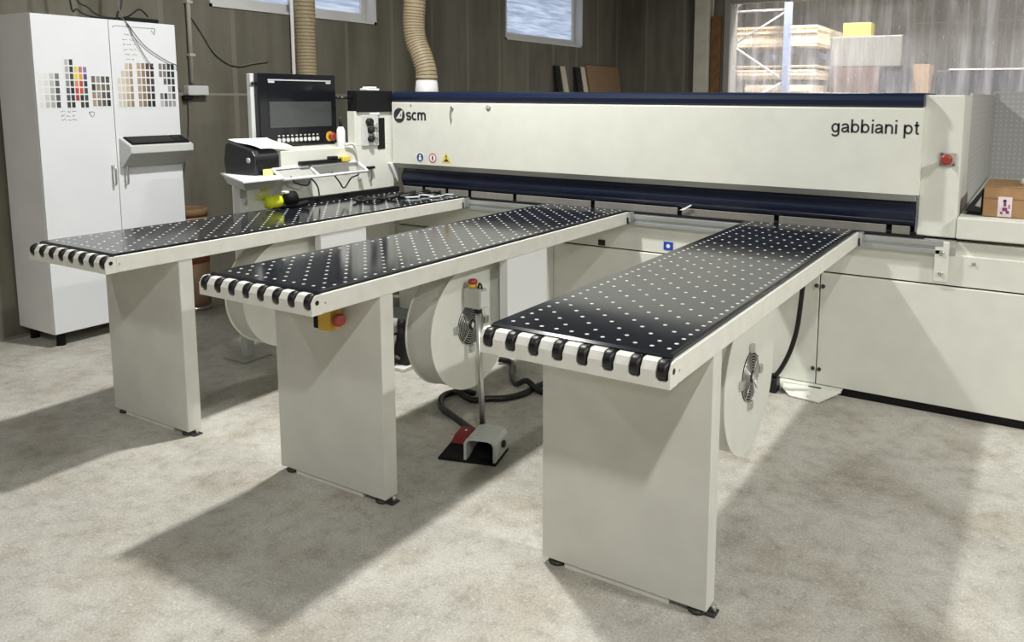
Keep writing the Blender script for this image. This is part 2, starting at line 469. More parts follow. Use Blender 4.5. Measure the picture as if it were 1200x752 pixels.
stack('board_stack', -3.90, -2.80, 8.60, 10.4, 1.61, 6, .035, 'wood_pale', 'low pale timber pack just above the blue machine edge on the rack', 'timber', G)
stack('board_stack', -4.06, -2.75, 8.62, 10.4, 2.09, 2, .02, 'wood_mid', 'thin flat board layer on top of the second timber pack in the rack', 'timber', G)
tag(MB().box(-2.60, -2.16, 9.6, 9.9, 2.62, 2.84, 'yellow', .01).build('yellow_crate'), 'yellow crate on top of the grey wrapped pallet behind the sheet', 'crate')
tag(MB().box(-2.75, -1.65, 9.5, 10.6, 2.12, 2.62, 'wrap_grey', .02).build('wrapped_load'), 'pale grey wrapped load under the yellow crate behind the sheet', 'wrapped load')
tag(MB().box(-2.75, -1.98, 9.5, 10.6, 0, 2.115, 'brick_brown', .01).build('red_brown_stack'), 'reddish brown stack carrying the grey wrapped load behind the sheet', 'stack')
tag(MB().box(-1.95, -1.55, 9.55, 10.5, 0, 2.115, 'dark_goods', .01).build('dark_crate'), 'dark narrow crate right of the reddish brown stack behind the sheet', 'crate')
tag(MB().box(-1.50, -1.25, 9.7, 10.3, 0, 2.16, 'particle_board', .01).build('wooden_crate'), 'narrow light brown wooden crate between two dark loads behind the sheet', 'crate')
dk = thing('dark_shelf_load', (-.3, 10, 0), 'wide dark load with a pale top edge at the right behind the sheet', 'load')
MB().box(-1.2, .9, 10.0, 11.2, 0, 2.07, 'dark_goods', .02).build('load', dk)
MB().box(-1.0, .2, 9.97, 10.02, 2.07, 2.095, 'rack_brace').build('top_edge', dk)
lp = thing('ceiling_lamp', (-2.0, 11.5, 4.4), 'glowing ceiling lamp in the hall behind the plastic sheet', 'lamp')
MB().lathe([(.02, .0), (.05, -.08), (.22, -.26), (.24, -.28)], (-1.95, 11.5, 3.75), (0, 0, 1), 'steel').build('shade', lp)
MB().lathe([(.17, 0), (.19, .02)], (-1.95, 11.5, 3.43), (0, 0, 1), 'lamp_glow').build('bulb', lp)
MB().cyl((-1.95, 11.5, 3.75), (-1.95, 11.5, 5.2), .012, 'wire_grey', 8).build('cord', lp)

# boards leaning against the left wall in the far corner
GB = 'boards leaning in the far corner'
def leaner(name, y0, y1, ztop, t, mat, label, xb=-5.02):
    m = MB(); xt = XW + .01
    m.prism([(xb, 0), (xb + t, 0), (xt + t, ztop), (xt, ztop)], 'y', y0, y1, mat)
    return tag(m.build(name), label, 'board', GB)
leaner('leaning_board', 4.96, 5.08, 2.02, .03, 'dark_board', 'dark narrow board leaning on the wall, furthest left of the corner boards')
leaner('leaning_board', 5.10, 5.22, 2.02, .03, 'pale_board', 'pale narrow board leaning on the wall, left of the gap between the corner boards', -4.95)
leaner('leaning_board', 5.50, 5.64, 2.02, .03, 'dark_board', 'dark narrow board leaning beside the pale slat right of the gap')
leaner('leaning_board', 5.65, 5.765, 2.03, .03, 'pale_board', 'pale slat leaning just left of the wide brown board', -4.97)
leaner('leaning_board', 5.82, 6.80, 2.06, .03, 'particle_board', 'wide brown particle board leaning in the far corner', -4.99)

# ------------------------------------------------------------------ fixtures on the left wall
cp = MB(); cp.tube([(XW + .03, -.385, 3.9), (XW + .03, -.39, 1.70)], .017, 'conduit', 12, 0)
for z in (1.9, 2.3, 2.9): cp.box(XW, XW + .05, -.41, -.362, z, z + .02, 'conduit')
tag(cp.build('conduit_pipe'), 'beige conduit pipe running down the wall to the junction box by the cabinet', 'pipe')
jb = thing('junction_box', (XW, -.36, 1.59), 'grey junction box on the wall just right of the white cabinet', 'box')
MB().box(XW + .001, XW + .07, -.45, -.275, 1.60, 1.675, 'junction_grey', .008).build('housing', jb)
MB().box(XW + .001, XW + .05, -.47, -.40, 1.565, 1.60, 'matte_black', .006).build('plug', jb)
tag(MB().tube([(XW + .02, -.42, 1.58), (XW + .03, -.44, 1.3), (XW + .02, -.5, .95), (XW + .03, -.52, .8)], .006, 'wire_grey').build('wall_wire'), 'thin wire hanging from the junction box behind the cabinet', 'wire')
tag(MB().tube([(XW + .012, -.35, 2.2), (XW + .012, -.26, 2.07), (XW + .012, -.17, 1.94), (XW + .012, -.05, 1.86), (XW + .012, .06, 1.843), (XW + .012, .2, 1.87), (XW + .012, .34, 1.89)], .0075, 'wire_grey').build('wall_cable'), 'grey brown cable sagging across the bare wall below the left window', 'cable')
tag(MB().tube([(XW + .06, .585, 3.9), (XW + .05, .583, .01)], .020, 'paper', 12, 0).build('riser_pipe'), 'thin white riser pipe left of the ribbed hose above the screen', 'pipe')
tag(MB().box(XW + .002, XW + .05, .625, .70, 0, 3.9, 'brown_beam', .004).build('wooden_batten'), 'narrow brown batten on the wall between white pipe and ribbed hose', 'batten')
def ribbed(name, pts, r, label, cone=None):
    h = thing(name, pts[-1], label, 'hose', 'dust hoses')
    h_ = MB(); n = 40
    h_.tube(pts, r, 'hose_beige', 20, 10)
    h_.build('hose', h)
    sp_ = MB(); dense = []
    for i in range(len(pts) - 1):
        p0, p1, p2, p3 = (Vector(pts[max(i - 1, 0)]), Vector(pts[i]), Vector(pts[i + 1]), Vector(pts[min(i + 2, len(pts) - 1)]))
        for k in range(60):
            t = k / 60; dense.append(.5 * ((2 * p1) + (p2 - p0) * t + (2 * p0 - 5 * p1 + 4 * p2 - p3) * t * t + (3 * p1 - p0 - 3 * p2 + p3) * t ** 3))
    acc = 0.0
    for a, b in zip(dense, dense[1:]):
        acc += (b - a).length
        if acc > .024:
            acc = 0.0; sp_.torus(b, (b - a), r * 1.0, .0045, 'hose_wire', 20, 4)
    sp_.build('wire_spiral', h)
    if cone:
        (a, b, r1, r2) = cone
        c = MB(); c.cyl(a, b, r1, 'bright_white', 24, r2)
        c.cyl((a[0], a[1], a[2]), (a[0], a[1], a[2] + .03), r1 * 1.06, 'hose_beige', 24).build('cone', h)
    return h
ribbed('dust_hose', [(-5.21, .63, 3.95), (-5.21, .63, 3.2), (-5.21, .63, 2.4), (-5.21, .63, 1.8), (-5.15, .60, 1.2), (-4.95, .40, .75), (-4.6, .0, .55), (-4.245, -.2, .5)], .085, 'straight beige ribbed dust hose running up the wall behind the screen')
ribbed('dust_hose', [(-4.02, .80, 3.9), (-4.06, .80, 3.0), (-4.11, .80, 2.4), (-4.125, .80, 2.2), (-4.11, .80, 2.06), (-4.05, .80, 1.93), (-4.008, .80, 1.82), (-4.0, .80, 1.74)], .088, 'bent beige ribbed dust hose ending in a white cone over the machine', ((-4.0, .8, 1.74), (-4.0, .8, 1.55), .085, .105))

# brown fibre drum behind the cabinet
dr = thing('fibre_drum', (-5.08, -.66, 0), 'brown fibre drum on the floor between the cabinet and the left table', 'drum')
MB().lathe([(.125, .02), (.128, .30), (.126, .74)], (-5.08, -.66, 0), (0, 0, 1), 'drum_tan').build('body', dr)
MB().lathe([(.131, 0), (.131, .16)], (-5.08, -.66, .36), (0, 0, 1), 'drum_red').build('band', dr)
MB().lathe([(.133, 0), (.133, .05), (.115, .06), (.11, .045)], (-5.08, -.66, .71), (0, 0, 1), 'drum_brown').build('lid', dr)
MB().lathe([(.13, 0), (.13, .03)], (-5.08, -.66, 0), (0, 0, 1), 'steel').build('base_ring', dr)

# ------------------------------------------------------------------ white cabinet
def cabinet():
    X1 = -4.92; y0, y1, ys = -1.728, -.79, -1.257; z0, z1 = .085, 2.09; X0 = XW + .01
    c = thing('storage_cabinet', ((X0 + X1) / 2, (y0 + y1) / 2, 0), 'tall white two door cabinet with colour charts by the left wall', 'cabinet')
    MB().box(X0, X1 - .022, y0, y1, z0, z1, 'cabinet_grey', .004).build('body', c)
    doors = []
    for (a, b) in ((y0 + .001, ys - .002), (ys + .002, y1 - .001)):
        doors.append(MB().box(X1 - .021, X1, a, b, z0 + .004, z1 - .002, 'cabinet_white', .002).build('door', c))
    for d, y in zip(doors, (ys - .037, ys + .045)):
        MB().tube([(X1 + .0, y, 1.135), (X1 + .03, y, 1.125), (X1 + .034, y, 1.07), (X1 + .03, y, 1.015), (X1 + .0, y, 1.005)], .007, 'steel').build('handle', d)
    for (x, y) in ((X1 - .06, y0 + .06), (X1 - .06, y1 - .06), (X0 + .06, y0 + .06), (X0 + .06, y1 - .06)):
        MB().cyl((x, y, 0), (x, y, z0), .028, 'matte_black', 16, .022).build('foot', c)
    # keyboard tray on the right door
    k = MB(); X = X1
    k.prism([(X, 1.120), (X + .022, 1.124), (X + .13, 1.220), (X + .13, 1.262), (X, 1.318)], 'y', -1.238, -.784, 'junction_grey', .004)
    k.prism([(X + .024, 1.1235), (X + .026, 1.1215), (X + .1315, 1.2165), (X + .1295, 1.2185)], 'y', -1.230, -.792, 'grey_paint')  # darker overlay: shade of the down-facing slope put into the colour
    kt = k.build('keyboard_tray', c)
    u = Vector((.13, 0, -.056)).normalized(); n_ = Vector((.056, 0, .13)).normalized()
    kb = MB()
    def plate(s0, s1, ya, yb, h, mat):
        o = Vector((X, 0, 1.318)) + n_ * .001
        p = [o + u * s0 + Vector((0, ya, 0)), o + u * s1 + Vector((0, ya, 0)), o + u * s1 + Vector((0, yb, 0)), o + u * s0 + Vector((0, yb, 0))]
        kb.quad([q + n_ * h for q in p], mat, h)
    plate(.008, .118, -1.215, -.80, .008, 'matte_black')
    for r_ in range(5):
        for q in range(16): plate(.014 + r_ * .020, .030 + r_ * .020, -1.205 + q * .019, -1.189 + q * .019, .012, 'rubber')
        for q in range(4): plate(.014 + r_ * .020, .030 + r_ * .020, -.885 + q * .019, -.869 + q * .019, .012, 'rubber')
    kb.build('keyboard', kt)
    # colour charts: sheets of chips stuck on the doors
    def chart(d, a, b, zt, zb, cols):
        """cols: list of columns, each a list of colours from the top down (None = no chip)"""
        m = MB(); m.box(X1 + .0002, X1 + .0012, a - .006, b + .006, zb - .006, zt + .006, 'cabinet_white')
        rows_ = max(len(q) for q in cols); cw = (b - a) / len(cols); ch = (zt - zb) / rows_
        for i, q in enumerate(cols):
            for j, colr in enumerate(q):
                if colr is None: continue
                key = 'chip_%02x%02x%02x' % tuple(int(255 * v) for v in colr)
                if key not in M: M[key] = plain(key, colr, .5)
                m.box(X1 + .0012, X1 + .0022, a + cw * i + cw * .13, a + cw * (i + 1) - cw * .13, zt - ch * (j + 1) + ch * .10, zt - ch * j - ch * .10, key)
        m.build('colour_chart', d)
    g = lambda v: (v, v, v * .97)
    def br(v, k=1): return (v, v * .80, v * .60)
    D0, D1 = doors
    chart(D0, -1.712, -1.585, 1.735, 1.515, [[g(.78), g(.76), g(.77), g(.75), g(.74)], [g(.76), g(.70), g(.72), g(.6), (.5, .52, .48)], [g(.55), g(.5), g(.45), g(.4), g(.42)], [g(.2), g(.12), g(.08), g(.1), g(.05)]])
    chart(D0, -1.553, -1.415, 1.825, 1.515, [[g(.5), g(.45), g(.35), g(.25), g(.10), g(.08), g(.06)], [g(.03), g(.04), g(.06), g(.05), g(.02), g(.04), g(.03)], [None, (.75, .62, .1), (.8, .62, .05), (.75, .25, .08), (.55, .06, .04), (.35, .05, .05), None],
          [None, (.55, .16, .18), (.75, .35, .04), (.5, .06, .05), (.6, .08, .04), (.02, .02, .02), (.06, .05, .03)], [None, (.25, .2, .42), (.08, .08, .2), (.03, .05, .06), (.05, .07, .05), (.06, .05, .04), (.03, .03, .03)]])
    chart(D0, -1.395, -1.272, 1.725, 1.522, [[br(.16), br(.05), br(.32), br(.4)], [g(.3), br(.28), br(.35), br(.22)], [br(.12), br(.18), br(.12), br(.10)], [g(.08), br(.14), g(.05), g(.02)]])
    chart(D1, -1.225, -1.113, 1.815, 1.517, [[None, None, (.66, .62, .54), (.7, .66, .58), (.62, .62, .5), (.64, .6, .5)], [None, (.62, .55, .44), (.66, .58, .46), (.7, .62, .5), (.6, .52, .4), (.62, .55, .42)], [(.62, .52, .4), (.58, .48, .36), (.55, .45, .33), (.6, .5, .36), (.45, .38, .28), (.4, .34, .24)], [(.42, .32, .22), (.38, .28, .18), (.4, .3, .2), (.35, .26, .17), (.33, .25, .16), (.3, .22, .14)]])
    chart(D1, -1.088, -.963, 1.820, 1.517, [[(.48, .37, .25), (.45, .34, .22), (.4, .3, .2), (.42, .33, .22), (.35, .27, .18), (.38, .28, .18)], [(.33, .22, .14), (.3, .2, .12), (.3, .21, .14), (.28, .2, .13), (.24, .17, .11), (.25, .18, .12)], [(.10, .05, .04), (.13, .07, .05), (.12, .07, .05), (.16, .11, .08), (.10, .07, .05), (.05, .04, .03)], [(.05, .03, .02), (.04, .03, .03), (.07, .05, .04), (.05, .04, .04), (.03, .03, .03), (.02, .02, .02)]])
    chart(D1, -.932, -.812, 1.822, 1.517, [[(.22, .22, .2), (.24, .23, .2), None, None, (.2, .19, .18), (.5, .5, .52)], [(.15, .14, .13), (.2, .18, .15), (.12, .12, .12), None, (.05, .05, .05), (.25, .25, .26)], [(.04, .04, .045), (.02, .02, .025), (.03, .03, .03), (.4, .4, .42), (.4, .4, .42), (.3, .3, .32)], [(.02, .02, .02), (.03, .03, .035), (.04, .05, .06), (.02, .02, .02), (.1, .1, .12), (.35, .34, .36)]])
    # pen scribbles on the doors
    def scribble(d, ya, yb, zt, rows_, dz, amp):
        m = MB()
        for r_ in range(rows_):
            y = ya + random.uniform(0, .02); z = zt - r_ * dz
            while y < yb - .02:
                L_ = random.uniform(.014, .04); p = []; n = 6
                for k in range(n): p.append((X1 + .0008, y + L_ * k / n, z + random.uniform(-amp, amp)))
                m.tube(p, .0013, 'pen_ink', 4, 2); y += L_ + random.uniform(.004, .012)
        m.build('handwriting', d)
    scribble(D0, -1.61, -1.48, 1.495, 3, .026, .006)
    scribble(D1, -1.17, -1.07, 2.0, 6, .033, .005)
    m = MB(); m.tube([(X1 + .0008, -1.232, 2.04), (X1 + .0008, -1.21, 2.052), (X1 + .0008, -1.12, 2.05), (X1 + .0008, -.94, 2.052)], .0018, 'pen_ink', 4, 2)
    m.tube([(X1 + .0008, -.94, 2.052), (X1 + .0008, -.945, 2.01), (X1 + .0008, -.965, 2.04)], .0022, 'pen_ink', 4, 2)
    m.tube([(X1 + .0008, -1.42, 1.49), (X1 + .0008, -1.385, 1.49), (X1 + .0008, -1.40, 1.455), (X1 + .0008, -1.42, 1.49)], .002, 'pen_ink', 4, 2).build('handwriting', c)
cabinet()
cb = MB(); cb.box(-5.25, -5.02, -1.08, -.84, 2.092, 2.125, 'matte_black', .006)
tag(cb.build('power_adapter'), 'flat black power adapter lying on top of the white cabinet', 'adapter')
tag(MB().tube([(-5.0, -1.20, 3.9), (-4.99, -1.19, 2.6), (-4.95, -1.16, 2.17), (-4.905, -1.13, 2.06), (-4.905, -1.02, 1.925), (-4.905, -.87, 1.835), (-4.905, -.80, 1.80), (-5.0, -.76, 1.70), (-5.3, -.52, 1.63)], .0032, 'wire_grey').build('hanging_cable'), 'thin grey cable drooping over the upper right door of the cabinet', 'cable')
tag(MB().tube([(-4.97, -1.19, 3.9), (-4.96, -1.17, 2.3), (-4.91, -1.12, 2.04), (-4.908, -1.04, 1.88), (-4.908, -.97, 1.78)], .0026, 'wire_grey').build('hanging_cable'), 'thinner cable falling to the chip charts on the right cabinet door', 'cable')
GW = 'black wires coiled on the cabinet top'
tag(MB().tube([(-5.05, -1.47, 3.9), (-5.0, -1.45, 2.3), (-5.0, -1.40, 2.14), (-5.0, -1.28, 2.10), (-5.05, -1.1, 2.104)], .006, 'wire_black').build('black_wire'), 'black wire dropping from above onto the left of the cabinet top', 'wire', GW)
tag(MB().tube([(-5.1, -1.40, 3.9), (-5.1, -1.38, 2.4), (-5.05, -1.30, 2.16), (-5.0, -1.20, 2.106), (-5.1, -1.02, 2.132), (-5.1, -.93, 2.19), (-5.05, -.90, 2.14)], .006, 'wire_black').build('black_wire'), 'black wire looping over the adapter on the cabinet top', 'wire', GW)
tag(MB().tube([(-5.08, -1.03, 3.9), (-5.08, -1.05, 2.4), (-5.04, -1.12, 2.14), (-5.0, -1.16, 2.104)], .006, 'wire_black').build('black_wire'), 'black wire falling beside the middle of the cabinet top', 'wire', GW)

# ------------------------------------------------------------------ air tables
PITCH = .0516
def air_table(xr, label):
    W_, yf, ye = .617, -2.405, -2.452
    t = thing('air_table', (xr - W_ / 2, -1.2, 0), label, 'table', 'air cushion tables')
    f = MB(); zb, zt = .848, .918
    f.box(xr - .03, xr, yf, 0, zb, zt, 'frame_paint', .003).box(xr - W_, xr - W_ + .03, yf, 0, zb, zt, 'frame_paint', .003)
    f.box(xr - W_ + .03, xr - .03, yf, -.002, zb + .004, zt - .012, 'frame_paint')
    for y in (-2.397, -.004): f.cyl((xr - .001, y + .006, .885), (xr + .0015, y + .006, .885), .004, 'steel', 8)
    f.build('frame', t)
    tp = MB(); a0, a1, b0, b1 = xr - W_ + .011, xr - .011, yf - .006, -.003; g_ = .013
    lo = [tp.bm.verts.new(p) for p in ((a0, b0, .9185), (a1, b0, .9185), (a1, b1, .9185), (a0, b1, .9185))]
    md = [tp.bm.verts.new(p) for p in ((a0, b0, .9215), (a1, b0, .9215), (a1, b1, .9215), (a0, b1, .9215))]
    hi = [tp.bm.verts.new(p) for p in ((a0 + .0008, b0 + g_, .9265), (a1 - .0008, b0 + g_, .9265), (a1 - .0008, b1, .9265), (a0 + .0008, b1, .9265))]
    ff = [tp.bm.faces.new(lo[::-1]), tp.bm.faces.new(hi)]
    for A_, B_ in ((lo, md), (md, hi)):
        for i in range(4): ff.append(tp.bm.faces.new([A_[i], A_[(i + 1) % 4], B_[(i + 1) % 4], B_[i]]))
    bmesh.ops.recalc_face_normals(tp.bm, faces=ff); tp._done(ff, 'table_laminate'); tp._done(ff[2:6], 'laminate_edge')
    tp.box(a1 - .0155, a1 - .0012, b0 + g_, b1, .92655, .9270, 'laminate_edge')
    tp.build('tabletop', t)
    e = MB()
    top = [(yf, zb), (ye, zb), (ye, .893), (ye + .014, .914), (ye + .022, zt), (yf, zt)]
    xs = [xr - .588 + .0806 * k for k in range(8)]
    hw = .0185
    cur = xr - W_
    for x in xs:
        e.prism(top, 'x', cur, x - hw, 'frame_paint'); cur = x + hw
        e.prism([(yf, zb), (ye, zb), (ye, .866), (yf, .866)], 'x', x - hw, x + hw, 'frame_paint')
        for sx in (-1, 1):
            e.prism([(x + sx * hw, .866), (x + sx * (hw - .007), .866), (x + sx * hw, .875)], 'y', ye, yf, 'frame_paint')
    e.prism(top, 'x', cur, xr, 'frame_paint')
    e.cyl((xr - .001, ye + .024, .892), (xr + .001, ye + .024, .892), .0085, 'rubber', 16)
    e.build('end_bar', t)
    for x in xs:
        r = MB(); r.lathe([(.022, 0), (.0275, .003), (.0285, .008), (.0285, .022), (.0275, .027), (.022, .030)], (x - .015, ye + .0225, .8935), (1, 0, 0), 'rubber', 28)
        r.cyl((x - hw, ye + .0225, .8935), (x + hw, ye + .0225, .8935), .006, 'steel', 10)
        r.build('roller', t)
    # nozzles: checkerboard field, full rows along both sides and the front
    spots = []
    for j in range(46):
        for i in range(11):
            if i in (0, 10) or j in (0, 45) or (i + j) % 2 == 0:
                spots.append((xr - .046 - PITCH * i, ye + .097 + PITCH * j))
    def noz(m, x, y):
        m.lathe([(.0068, 0), (.0066, .0008), (.003, .0014)], (x, y, .9262), (0, 0, 1), 'nozzle_white', 12)
    cam = Vector((.387, -4.318))
    spots.sort(key=lambda p: (Vector(p) - cam).length)
    first = None
    for (x, y) in spots[:100]:
        if first is None:
            m = MB(); noz(m, x, y); first = m.build('air_nozzle', t); fx, fy = x, y
        else:
            o = first.copy(); COL.objects.link(o); o.parent = t; o.location = (x - fx, y - fy, 0)
    m = MB()
    for (x, y) in spots[100:]: noz(m, x, y)
    tag(m.build('air_nozzles', t), kind='stuff')
    # front leg
    lx0, lx1 = xr - .606, xr - .002
    MB().box(lx0, lx1, -2.119, -2.049, .022, zb, 'leg_paint', .003).build('leg', t)
    MB().box(lx0 + .085, lx1 - .13, -2.112, -2.058, .0, .020, 'frame_paint', .002).build('base_strip', t)
    for x in (lx0 + .045, lx1 - .04):
        q = MB(); q.lathe([(.034, 0), (.034, .008), (.022, .014), (.012, .016), (.012, .024)], (x, -2.085, 0), (0, 0, 1), 'foot_dark', 20); q.build('levelling_foot', t)
    q = MB(); q.box(lx1 - .07, lx1 + .022, -2.105, -2.06, .0, .007, 'foot_dark', .002).cyl((lx1 + .012, -2.083, .007), (lx1 + .012, -2.083, .03), .007, 'steel', 8)
    q.build('floor_anchor', t)
    # blower under the table
    cy, cz, R_ = -1.41, .54, .295; xa, xb = xr - .26, xr - .11
    def outline(r):
        p = [(cy + r, .846)]
        for k in range(0, 55): a = -k * 1.5 * PI / 54; p.append((cy + r * math.cos(a), cz + r * math.sin(a)))
        p.append((cy, .846)); return p
    b = MB(); b.prism(outline(R_ - .008), 'x', xa + .004, xb - .004, 'leg_paint')
    b.prism(outline(R_), 'x', xb - .004, xb, 'machine_paint').prism(outline(R_), 'x', xa, xa + .004, 'machine_paint')
    bl = b.build('blower_housing', t)
    gc = (xb, cy - .015, cz + .012)
    g = MB(); g.lathe([(.094, 0), (.094, .002), (.090, .003)], gc, (1, 0, 0), 'dark_recess', 36)
    for k in range(7): g.torus((gc[0] + .010 - .0007 * k, gc[1], gc[2]), (1, 0, 0), .030 + .0105 * k, .0021, 'steel', 32, 5)
    for k in range(4):
        a = PI / 4 + k * PI / 2; d = Vector((0, math.cos(a), math.sin(a))); c0 = Vector(gc) + Vector((.011, 0, 0))
        g.cyl(c0 + d * .02, c0 + d * .094, .0022, 'steel', 6)
    g.lathe([(.024, 0), (.024, .012), (.018, .014)], gc, (1, 0, 0), 'rubber', 20)
    g.quad([(gc[0] + .0155, gc[1], gc[2] - .017), (gc[0] + .0155, gc[1] + .012, gc[2]), (gc[0] + .0155, gc[1], gc[2] + .017), (gc[0] + .0155, gc[1] - .012, gc[2])], 'nozzle_white', .001)
    gr = g.build('fan_grille', bl)
    for a in (PI, -PI / 2, .0, PI / 2):
        d = Vector((0, math.cos(a), math.sin(a))); c0 = Vector(gc) + d * .112
        MB().box(c0.x, c0.x + .016, c0.y - .014, c0.y + .014, c0.z - .017, c0.z + .017, 'steel', .004).build('grille_clamp', bl)
    # bracket at the machine end
    q = MB(); q.box(xr - .002, xr + .022, -.03, .03, .862, .917, 'aluminium', .003).box(xr + .004, xr + .012, -.034, -.028, .85, .89, 'rubber')
    q.build('mounting_bracket', t)
    return t
X1_, X2_, X3_ = -2.993, -1.744, -.407
T3 = air_table(X3_, 'nearest black topped air table with white nozzles, right of the three')
T2 = copy_tree(T3); T2.location.x += X2_ - X3_; T2['label'] = 'middle air table with a red emergency button under its edge'
T1 = copy_tree(T3); T1.location.x += X1_ - X3_; T1['label'] = 'far left air table beside the white cabinet carrying the yellow tool'
for t, xr in ((T1, X1_), (T2, X2_)):
    MB().box(xr - .05, xr - .003, -1.275, -.93, .42, .847, 'bright_white', .003).build('side_panel', t)
es = MB(); es.box(X2_ - .278, X2_ - .246, -2.205, -2.12, .705, .785, 'matte_black', .005)
eo = es.build('switch_box', T2)
yp = MB(); yp.prism([(X2_ - .2455, -2.208), (X2_ - .192, -2.196), (X2_ - .192, -2.140), (X2_ - .2455, -2.121)], 'z', .700, .784, 'amber', .006); yp.build('yellow_plate', eo)
b_ = MB(); kx, ky_, kz_ = X2_ - .192, -2.168, .745
b_.cyl((kx, ky_, kz_), (kx + .016, ky_ - .005, kz_), .014, 'dark_red', 20); b_.lathe([(.022, 0), (.027, .006), (.024, .018), (.014, .022)], (kx + .016, ky_ - .005, kz_), (1, -.3, 0), 'red_knob', 24)
b_.build('stop_button', eo)
# black squaring fence along the left table
fe = MB(); fe.box(-3.66, -3.612, -.99, .03, .90, .958, 'matte_black', .004)
for k in range(9): fe.box(-3.613, -3.610, -.95 + k * .11, -.948 + k * .11, .925, .955, 'rubber')
fe.build('squaring_fence', T1)

# ------------------------------------------------------------------ beam saw
S = thing('beam_saw', (-1.7, .6, 0), 'long white and navy panel beam saw behind the three tables', 'machine')
SX0, SX1 = -3.64, 1.6
for (a, b) in ((SX0, -2.30), (-2.297, -.603), (-.597, SX1)):
    MB().box(a, b, .03, .9, .050, .672, 'machine_paint', .003).build('base_panel', S)
MB().box(SX0, SX1, .044, .9, .680, .835, 'machine_paint', .003).build('upper_panel', S)
MB().box(SX0 + .05, SX1, .055, .88, .0, .0495, 'laminate_edge').build('under_base_shade', S)  # black strip standing in for the shadow in the gap under the base
MB().box(SX0, SX1, .06, .88, .672, .680, 'dark_recess').build('panel_gap', S)
ral = MB(); ral.box(SX0 + .4, -.005, .012, .06, .838, .860, 'aluminium', .002).box(SX0 + .4, -.005, .020, .06, .860, .878, 'aluminium').box(SX0 + .4, -.005, .010, .06, .878, .904, 'aluminium', .002)
ral.build('table_rail', S)
MB().box(SX0, .05, .04, .70, .835, .905, 'grey_paint').box(SX0, SX1, .062, .9, .835, .90, 'machine_paint').build('work_bed', S)
MB().box(SX0 + .02, -.10, .035, .30, .9055, .916, 'laminate_edge', .002).build('bed_lip', S)
for (x, z) in ((-.617, .60), (-.583, .60), (-.617, .135), (-.583, .135)):
    MB().cyl((x, .03, z), (x, .024, z), .011, 'foot_dark', 14).build('panel_screw', S)
bk = MB(); bk.box(-.042, .022, .012, .0295, .70, .903, 'machine_paint', .003)
bo = bk.build('joint_plate', S)
for z in (.845, .742): MB().lathe([(.013, 0), (.012, .006), (.007, .008)], (-.010, .012, z), (0, -1, 0), 'steel', 14).build('bolt', bo)
MB().lathe([(.010, 0), (.008, .006)], (.135, .043, .80), (0, -1, 0), 'steel', 12).build('panel_screw', S)
MB().box(-1.975, -1.925, .036, .0435, .686, .722, 'rubber', .003).build('cover_cap', S)
MB().box(-1.530, -1.470, .041, .0437, .702, .752, 'sticker_blue').build('blue_sticker', S)
MB().lathe([(.012, 0), (.012, .0006)], (-1.50, .041, .727), (0, -1, 0), 'paper', 16).build('sticker_mark', S)
# upper beam cover with navy cap
cv = MB()
prof = [(.0, 1.128), (.0, 1.556), (.006, 1.566), (.05, 1.568), (.45, 1.568), (.45, 1.128)]
cv.prism(prof, 'x', SX0, -.135, 'machine_paint', 0)
beam = cv.build('beam_cover', S)
MB().prism([(.004, 1.1275), (.034, 1.092), (.10, 1.092), (.10, 1.1275)], 'x', SX0 + .01, -.15, 'grey_paint').build('beam_lip', S)
MB().prism([(.003, 1.5685), (-.004, 1.575), (-.006, 1.600), (.0, 1.621), (.016, 1.633), (.05, 1.637), (.44, 1.637), (.44, 1.5685)], 'x', -3.635, -.135, 'navy').build('beam_cap', S)
MB().box(-3.60, -.16, .10, .16, .925, 1.12, 'matte_black').build('guard_backing', S)
pc = MB(); pf = []
for k in range(13):
    a = k / 12; z = .962 + .131 * a; y = .062 - .024 * math.sin(PI * min(1, a * 1.15)) ** 1.2 + .0
    pf.append((y, z))
pc.prism(pf + [(.10, 1.094), (.10, .962)], 'x', -3.60, -.152, 'curtain_blue')
for z in (.985, 1.035): pc.cyl((-3.60, .052, z), (-.152, .052, z), .007, 'curtain_blue', 10)
pc.build('pressure_curtain', S)
gaps = [-3.60, -3.40, -3.19, -2.99, -2.615, -2.022, -1.435, -.858, -.27, -.155]
for a, b in zip(gaps, gaps[1:]):
    MB().box(a + .014, b - .014, .046, .056, .917, .9615, 'flap_grey', .003).build('brush_flap', S)
MB().prism([(-1.43, .950), (-1.40, .953), (-1.355, .983), (-1.36, .988)], 'y', .030, .036, 'paper').build('torn_tag', S)
